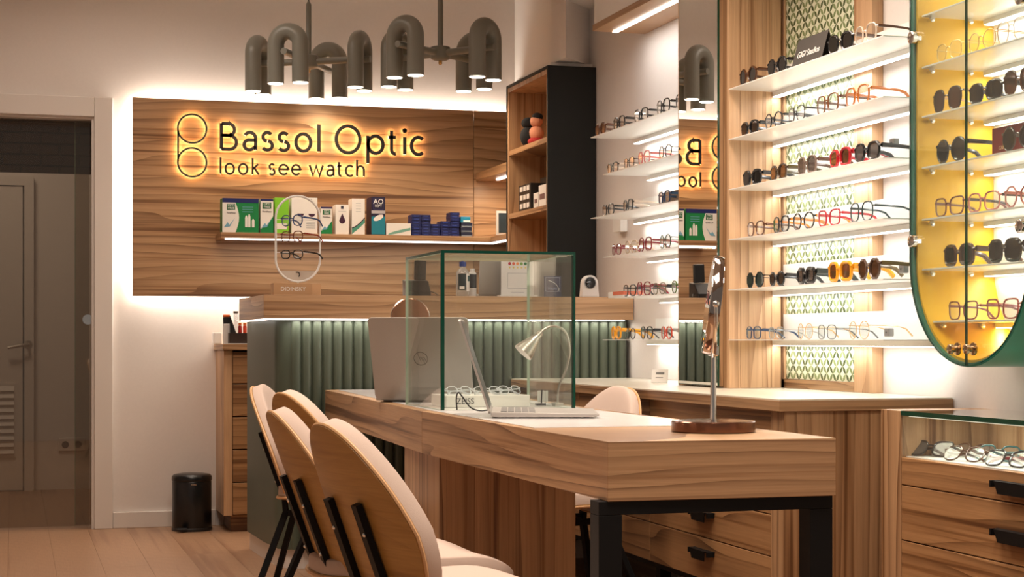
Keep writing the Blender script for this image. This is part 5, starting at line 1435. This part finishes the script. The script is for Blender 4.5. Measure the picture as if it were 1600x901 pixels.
# on the returning corner part of the shelf
a = onX(763, 362, 2.43); a.y = 8.46
vz = onY(766, 325, 8.45).z
pl = thing('patterned_card', 'green and white leaf patterned card on the shelf corner', 'card', (2.42, 8.44, SZ))
pts = [(2.395 + .035 + .030 * math.cos(q), SZ + .058 + .0575 * math.sin(q)) for q in [2 * math.pi * i / 18 for i in range(18)]]
MB().prism(pts, 'y', 8.44, 8.446).build('card_body', paint(s2l(90, 88, 40)), pl)
for k in range(5): MB().ball((2.432 + .006 * (k % 2), 8.438, SZ + .018 + .022 * k), (.009, .002, .006), 8).build('leaf_print', paint(s2l(200, 205, 150)), pl)
c_ = onY(774, 363, 8.42).x
pf = thing('picture_card', 'white framed dark picture leaning on the shelf behind the bookcase edge', 'picture', (c_, 8.42, SZ))
MB().box(c_, c_ + 0.11, 8.40, 8.408, SZ + .0005, SZ + .125).build('frame', PWHT, pf)
MB().box(c_ + .012, c_ + 0.10, 8.3985, 8.3998, SZ + .012, SZ + .113).build('picture_print', paint(s2l(50, 62, 70)), pf)

# ================================================================== IN THE BOOKCASE
z = 1.878 + 0.0265
q = onX(838, 205, 2.46)
dl = thing('soft_doll', 'small peach and red soft figure with black hair on the upper bookcase shelf', 'doll', (q.x, q.y, z))
PE = mat('peach_felt', (0.72, 0.30, 0.18), 0.8, bump=0.2, bscale=500); RF = mat('red_felt', (0.45, 0.02, 0.02), 0.8); BF = mat('black_felt', (0.012, 0.012, 0.014), 0.9)
MB().ball((q.x, q.y, z + .062), (.038, .042, .040), 18).build('body', PE, dl, smooth=1)
MB().ball((q.x, q.y, z + .024), (.044, .046, .024), 18).build('skirt', RF, dl, smooth=1)
MB().ball((q.x, q.y, z + .122), (.032, .034, .030), 18).build('head', PE, dl, smooth=1)
MB().ball((q.x + .004, q.y - .004, z + .143), (.028, .030, .022), 16).build('hair', BF, dl, smooth=1)
MB().tube([(q.x - .01, q.y + .030, z + .075), (q.x - .02, q.y + .068, z + .092)], [.016, .020], 12).build('arm', PE, dl, smooth=1)
q2 = onX(828, 200, 2.43)
bb = thing('black_pouch', 'round black soft pouch beside the peach figure in the bookcase', 'pouch', (q2.x, q2.y + .01, z))
MB().ball((q2.x, q2.y + .03, z + .052), (.040, .046, .052), 18).build('pouch_body', BF, bb, smooth=1)
MB().ball((q2.x, q2.y + .03, z + .118), (.034, .038, .028), 16).build('pouch_top', BF, bb, smooth=1)
z = 1.562 + 0.0265
qa, qb = onX(829, 300, 2.42), onX(811, 300, 2.42)
bx = thing('black_case', 'black case with a grid of nine white windows in the bookcase', 'box', (2.42, qa.y, z))
MB().box(2.42, 2.50, qa.y, qb.y, z + .0003, z + .135).build('case_body', BLACKP, bx, bev=.002)
Wc = (qb.y - qa.y)
for r_ in range(3):
    for c_ in range(3):
        y_ = qa.y + Wc * (.10 + .29 * c_); MB().box(2.4185, 2.4198, y_, y_ + Wc * .22, z + .018 + .042 * r_, z + .042 + .042 * r_).build('window_print', PWHT, bx)
qa, qb = onX(850, 300, 2.475), onX(832, 300, 2.475)
tag(MB().box(2.512, 2.575, qa.y - .03, qb.y - .01, z + .0003, z + .17).build('black_box', BLACKP, None, bev=.002, org=Vector((2.52, qa.y, z))), 'tall plain black box at the back of the lower bookcase shelf', 'box')
for (p0, p1, h_, lab) in ((833.5, 841, .075, 'lower small white carton before the black box in the bookcase'), (841.5, 853, .105, 'taller small white carton before the black box in the bookcase')):
    qa, qb = onX(p1, 300, 2.41), onX(p0, 300, 2.41)
    t = thing('small_carton', lab, 'box', (2.41, qa.y, z), 'white cartons in the bookcase')
    MB().box(2.41, 2.47, qa.y, qb.y - .002, z + .0003, z + h_).build('carton', PWHT, t, bev=.001)
    MB().box(2.4088, 2.4098, qa.y + .02, qb.y - .02, z + h_ * .35, z + h_ * .6).build('print', paint(s2l(110, 80, 80)), t)

# ================================================================== ON THE RECEPTION COUNTER
CT = 1.1455
# oval display stand
yS = 7.10
c0 = onY(465.5, 373, yS); k_ = onY(475.5, 373, yS).x - c0.x; k_ /= 10
os_ = thing('oval_display_stand', 'white oval ring stand on a wooden base lettered DIDINSKY', 'stand', (c0.x, yS, CT))
hw, hh = 34.5 * k_, 66.5 * k_
pts = [(c0.x + hw * math.cos(a), yS, c0.z + (hh - hw) + hw * math.sin(a)) for a in [math.pi * i / 18 for i in range(19)]] + [(c0.x + hw * math.cos(a), yS, c0.z - (hh - hw) + hw * math.sin(a)) for a in [math.pi + math.pi * i / 18 for i in range(19)]]
MB().tube(pts, 0.0048, 8, closed=True).build('ring', WHITE, os_, smooth=1)
zr = c0.z - hh
MB().tube([(c0.x, yS, CT + .045), (c0.x, yS, zr)], 0.004, 8).build('stem', WHITE, os_, smooth=1)
ang = [math.pi + math.pi * (0.18 + 0.64 * i / 12) for i in range(13)]
MB().prism([(c0.x + (hw - .003) * math.cos(a), c0.z - (hh - hw) + (hw - .003) * math.sin(a)) for a in ang], 'y', yS - .001, yS + .001).build('name_plate', paint(s2l(200, 185, 170)), os_)
MB().tube([(c0.x - .003 + .010 * math.cos(a), yS - .0022, zr + .030 + .010 * math.sin(a)) for a in [rad(q) for q in range(-60, 131, 15)]], .0022, 6).build('emblem', BLACKP, os_)
a, b_ = onY(427.5, 450, yS - .03), onY(487, 450, yS - .03)
MB().box(a.x, b_.x, yS - .03, yS + .05, CT + .0004, CT + .050).build('base', mat('tan_block', (0.46, 0.27, 0.135), 0.55), os_, bev=.001)
MB().box(b_.x + .0005, b_.x + .045, yS + .0, yS + .05, CT + .0004, CT + .050).build('base_extension', mat('tan_block_light', (0.56, 0.34, 0.18), 0.55), os_, bev=.001)
text('DIDINSKY', 0.0235, PAPERW, os_, ((a.x + b_.x) / 2 + .002, yS - .0306, CT + .025), FACE)
for (py, lab, s_) in ((345, 'blue spectacles hanging topmost on the oval stand', sp('panto', .044, .044, .0024, (0.02, 0.06, 0.18))), (370, 'brown and red spectacles hanging in the middle of the oval stand', sp('panto', .046, .044, .0022, (0.16, 0.04, 0.02), temple=(0.22, 0.02, 0.01))), (395.5, 'black rectangular spectacles hanging lowest on the oval stand', sp('square', .046, .034, .0024, BK))):
    g = eyewear(**s_); g['label'] = lab; g['group'] = 'spectacles on the oval stand'
    pz = onY(454, py, yS); g.rotation_euler = (0, 0, rad(-48)); g.location = (pz.x - .004, yS - .052, pz.z - .026)
    MB().tube([(-.074, .105, .026), (.074, .105, .026)], .0001, 4) 
for py in (343, 369, 394.5):
    zz = onY(454, py, yS).z
    MB().tube([(c0.x - hw + .002, yS, zz), (c0.x + hw - .002, yS, zz)], 0.0014, 6).build('cross_wire', WHITE, os_)
# card terminal / desk phone
yT = 7.13
a, b_ = onY(636, 460, yT), onY(672, 460, yT)
ph = thing('desk_phone', 'black desk phone with an upright handset on the counter behind the glass case', 'phone', (a.x, yT, CT))
MB().prism([(yT - .02, CT + .0005), (yT + .09, CT + .0005), (yT + .09, CT + .075), (yT + .03, CT + .068), (yT - .02, CT + .02)], 'x', a.x, b_.x).build('base', BLACKP, ph, bev=.004)
x0, x1 = onY(651, 420, yT).x, onY(669, 420, yT).x; zt = onY(660, 405, yT).z
b = MB(); Mp = Matrix.Translation((x0 + (x1 - x0) / 2, yT + .05, CT + .072)) @ Matrix.Rotation(rad(2), 4, 'Y')
rb(b, -(x1 - x0) / 2, (x1 - x0) / 2, -.012, .012, 0, zt - CT - .074, Mp); b.build('handset', BLACKP, ph, bev=.005)
tag(MB().tube(smooth_path([Vector((b_.x + .001, yT + .02, CT + .02)), Vector((b_.x + .016, yT + .0, CT + .018)), Vector((b_.x + .03, yT - .03, CT + .004))]), .0018, 6).build('phone_cable', BLACKP, None, smooth=1, org=Vector((b_.x, yT, CT))), 'short black cable curling beside the desk phone', 'cable')
# sanitiser bottle with pump
q = onY(723, 460, 7.12); R_ = 0.029
sb = thing('sanitiser_bottle', 'clear sanitiser bottle with blue pump and black label on the counter', 'bottle', (q.x, 7.12, CT))
BOT = glass('bottle_plastic', (0.92, 0.94, 0.95), 0.72, refl=1.2)
MB().lathe([(R_ - .002, .0005), (R_, .004), (R_, .098), (R_ - .004, .112), (.013, .124), (.012, .130)], (q.x, 7.12, CT), 28).build('bottle_body', BOT, sb, smooth=1)
MB().lathe([(.015, .1305), (.015, .150), (.006, .152), (.006, .163)], (q.x, 7.12, CT), 18).build('cap', paint(s2l(20, 50, 130)), sb, smooth=1)
MB().box(q.x - .020, q.x + .006, 7.113, 7.127, CT + .1635, CT + .172).build('pump_head', paint(s2l(20, 50, 130)), sb, bev=.002)
ar = [(R_ + .0006, .032), (R_ + .0006, .092)]
def curved_label(cx, cy, r0, a0, a1, z0, z1, m, par, nm='label_print'):
    b = MB(); n = 10
    for i in range(n):
        t0_, t1_ = rad(a0 + (a1 - a0) * i / n), rad(a0 + (a1 - a0) * (i + 1) / n)
        P = [(cx + r * math.cos(t), cy + r * math.sin(t), z) for z in (z0, z1) for r in (r0, r0 + .0006) for t in (t0_, t1_)]
        b.add(P, [(0, 1, 3, 2), (4, 6, 7, 5), (0, 4, 5, 1), (2, 3, 7, 6), (0, 2, 6, 4), (1, 5, 7, 3)])
    return b.build(nm, m, par)
curved_label(q.x, 7.12, R_ + .0003, 215, 285, CT + .028, CT + .098, paint(s2l(22, 34, 34)), sb)
curved_label(q.x, 7.12, R_ + .0003, 290, 350, CT + .022, CT + .100, PWHT, sb)
curved_label(q.x, 7.12, R_ + .0010, 300, 335, CT + .066, CT + .090, paint(s2l(30, 70, 70)), sb)
curved_label(q.x, 7.12, R_ + .0010, 228, 270, CT + .032, CT + .044, PAPERW, sb)
q = onY(738, 460, 7.2)
t = thing('small_bottle', 'little white bottle with black label behind the sanitiser', 'bottle', (q.x, 7.2, CT))
MB().lathe([(.018, .0005), (.018, .105), (.011, .112), (.011, .125)], (q.x, 7.2, CT), 20).build('bottle_body', PWHT, t, smooth=1)
curved_label(q.x, 7.2, .0183, 200, 350, CT + .04, CT + .10, BLACKP, t)
# silver laptop lid on the counter
yL = 7.22
t = laptop('silver laptop on the counter, its lid standing behind the white sign', (0, 0, 0), 0, 0.345, 0.22, 0.178, 100, False, False)
xm = (onY(741, 460, yL).x + onY(872, 460, yL).x) / 2
place(t, (xm, yL, CT), rad(176))
# white sign with coloured dots (its printed code square is left out)
yQ = 7.135
a, b_ = onY(783, 460, yQ), onY(834, 460, yQ); z1 = onY(800, 407, yQ).z
t = thing('feedback_sign', 'white upright sign with a row of coloured dots on the counter', 'sign', (a.x, yQ, CT))
MB().box(a.x, b_.x, yQ, yQ + .003, CT + .009, z1).build('sign_plate', PWHT, t)
MB().box(a.x - .012, b_.x + .012, yQ - .02, yQ + .025, CT + .0004, CT + .009).build('sign_foot', PWHT, t)
W = b_.x - a.x
for i, cc in enumerate(((170, 40, 60), (225, 110, 80), (225, 140, 80), (120, 160, 80), (30, 110, 60))):
    MB().lathe([(.0068, 0), (.0068, .0008)], (a.x + W * (.26 + .12 * i), yQ - .0001, z1 - .013), 16, M=M90).build('dot_print', paint(s2l(*cc)), t)
    MB().lathe([(.0045, 0), (.0045, .0008)], (a.x + W * (.26 + .12 * i), yQ - .0001, z1 - .030), 5, M=M90).build('star_print', paint(s2l(225, 200, 110)), t)
for (x0, x1, z0, z1_) in ((.30, .70, .029, .0295), (.2, .8, .046, .0465), (.2, .8, .112, .1125), (.2, .203, .046, .112), (.797, .80, .046, .112)):
    MB().box(a.x + W * x0, a.x + W * x1, yQ - .0008, yQ - .0002, CT + z0 - .008, CT + z1_ - .008 + .0006).build('printed_line', PGREY, t)
# blue sign
a, b_ = onY(850, 461, yQ), onY(877, 461, yQ); z1 = onY(860, 431, yQ).z
t = thing('blue_sign', 'small dark blue sign with a white curved line lettered TOURS', 'sign', (a.x, yQ, CT))
MB().box(a.x, b_.x, yQ, yQ + .004, CT + .0005, z1).build('sign_plate', paint(s2l(28, 42, 92)), t, bev=.003)
W = b_.x - a.x; H = z1 - CT
fr_ = [(a.x + W * .1, CT + H * .28), (b_.x - W * .1, CT + H * .28), (b_.x - W * .1, z1 - H * .07), (a.x + W * .1, z1 - H * .07)]
MB().tube([(x, yQ - .001, zz) for x, zz in fr_], .0012, 5, closed=True).build('frame_print', paint(s2l(190, 200, 225)), t)
MB().tube(smooth_path([Vector((a.x + W * .24, yQ - .0012, CT + H * .80)), Vector((a.x + W * .62, yQ - .0012, CT + H * .66)), Vector((a.x + W * .84, yQ - .0012, CT + H * .42)), Vector((a.x + W * .80, yQ - .0012, CT + H * .30))]), .0016, 5).build('swoosh_print', INKW, t)
text('TOURS', .014, paint(s2l(150, 170, 215)), t, (a.x + W * .48, yQ - .0008, CT + H * .40), FACE)
# webcam
q = onY(921, 461, 7.14); zt = onY(921, 430, 7.14).z
t = thing('security_camera', 'white rounded camera with a black round lens at the counter end', 'camera', (q.x, 7.14, CT))
R_ = .041; n = 20
ol = [(q.x - R_, CT + .0006), (q.x - R_ * .95, CT + .03)] + [(q.x + .036 * math.cos(a), zt - .036 + .036 * math.sin(a)) for a in [math.pi - math.pi * i / n for i in range(n + 1)]] + [(q.x + R_ * .95, CT + .03), (q.x + R_, CT + .0006)]
MB().prism(ol, 'y', 7.12, 7.165).build('housing', PWHT, t, bev=.006)
MB().lathe([(.027, 0), (.027, .004), (.022, .0045)], (q.x - .004, 7.1198, zt - .034), 28, M=M90).build('lens_ring', paint(s2l(150, 150, 150), .3), t, smooth=1)
MB().lathe([(.024, 0), (.022, .004), (.006, .006)], (q.x - .004, 7.1152, zt - .034), 28, M=M90).build('lens', mat('lens_black', (0.01, 0.01, 0.012), 0.08), t, smooth=1)

# ================================================================== ON THE LOW DRAWER CABINET
CB = 0.9372
a = onY(334, 535, 8.70)
t = tag(MB().box(a.x, a.x + .042, 8.70, 8.78, CB + .0004, CB + .057).build('white_box', WHITE, None, bev=.003, org=Vector((a.x, 8.7, CB))), 'small white cube box at the left end of the low cabinet', 'box')
a, b_ = onY(348.5, 535, 8.55), onY(359, 535, 8.55)
t = thing('spray_bottle', 'white bottle with black neck and orange cap on the low cabinet', 'bottle', (a.x, 8.55, CB))
w_ = b_.x - a.x; cx = a.x + w_ / 2
MB().box(a.x, b_.x, 8.535, 8.565, CB + .0004, CB + .101).build('bottle_body', PWHT, t, bev=.003)
MB().box(a.x, b_.x, 8.537, 8.563, CB + .1012, CB + .134).build('collar', BLACKP, t, bev=.002)
MB().box(a.x, b_.x, 8.538, 8.562, CB + .1342, CB + .147).build('cap', paint(s2l(225, 100, 30)), t, bev=.003)
a, b_ = onY(357.5, 535, 8.50), onY(392, 535, 8.50)
t = thing('desk_tray', 'dark brown organiser tray on the low cabinet beside the counter', 'tray', (a.x, 8.50, CB))
b = MB(); z0, z1 = CB + .0004, CB + .055
b.box(a.x, b_.x, 8.48, 8.484, z0, z1); b.box(a.x, b_.x, 8.58, 8.584, z0, z1); b.box(a.x, a.x + .004, 8.4845, 8.5795, z0, z1); b.box(b_.x - .004, b_.x, 8.4845, 8.5795, z0, z1); b.box(a.x + .004, b_.x - .004, 8.4845, 8.5795, z0, z0 + .004)
b.build('tray_body', mat('brown_tray', (0.028, 0.014, 0.010), 0.4), t)
MB().add([(a.x + .008, 8.51, CB + .006), (a.x + .055, 8.51, CB + .006), (a.x + .008, 8.51, CB + .142), (a.x + .008, 8.55, CB + .006), (a.x + .055, 8.55, CB + .006), (a.x + .008, 8.55, CB + .142)], [(0, 1, 2), (3, 5, 4), (0, 3, 4, 1), (1, 4, 5, 2), (2, 5, 3, 0)]).build('divider', BLACKP, t)
for i, (px, col) in enumerate(((375, (150, 30, 24)), (382.5, (200, 60, 30)), (389, (205, 62, 30)))):
    q = onY(px, 520, 8.53)
    g = thing('ink_bottle', ['dark red', 'orange red', 'bright orange red'][i] + ' little bottle standing in the brown organiser tray', 'bottle', (q.x, 8.53, CB + .0045), 'little bottles in the organiser tray')
    MB().lathe([(.0095, .0003), (.0095, .082), (.007, .088)], (q.x, 8.53, CB + .0045), 16).build('bottle_body', paint(s2l(*col), .25), g, smooth=1)
    MB().lathe([(.0085, .0885), (.0085, .100)], (q.x, 8.53, CB + .0045), 14).build('cap', paint(s2l(220, 110, 40)), g, smooth=1)
q = onY(368.5, 500, 8.63)
t = thing('glass_jar', 'slim glass jar with dark lid behind the organiser tray', 'jar', (q.x, 8.63, CB))
MB().lathe([(.012, .0005), (.012, .148), (.009, .153)], (q.x, 8.63, CB), 18).build('jar_body', BOT, t, smooth=1)
MB().lathe([(.013, .1535), (.013, .165)], (q.x, 8.63, CB), 18).build('lid', mat('dark_bronze', (0.12, 0.10, 0.08), 0.35), t, smooth=1)
tag(MB().box(onY(350, 538, 8.47).x, onY(386, 538, 8.47).x, 8.4605, 8.479, CB + .0003, CB + .003).build('paper_sheet', PAPERW, None, org=Vector((1.03, 8.47, CB))), 'white paper sheet at the front edge of the low cabinet', 'paper')

# clear spectacles lying on the lens tray
CL_ = (0.70, 0.72, 0.76)
for i, (px, lab, rz, rx, yy_) in enumerate(((720, 'clear framed spectacles lying leftmost on the white lens box', 12, -38, 5.06), (762, 'clear framed spectacles lying in the middle of the white lens box', -8, -42, 5.075), (800, 'clear framed spectacles lying rightmost on the white lens box', 22, -34, 5.06))):
    g = eyewear(fold=True, **sp('panto', .042, .038, .0020, CL_)); g['label'] = lab; g['group'] = 'clear spectacles on the lens box'
    g.location = (onY(px, 620, yy_).x, yy_, TZ1 + .0022); g.rotation_euler = (rad(rx), 0, rad(rz)); g.scale = (.78,) * 3
# low cream box at the table's far left, seen through the case
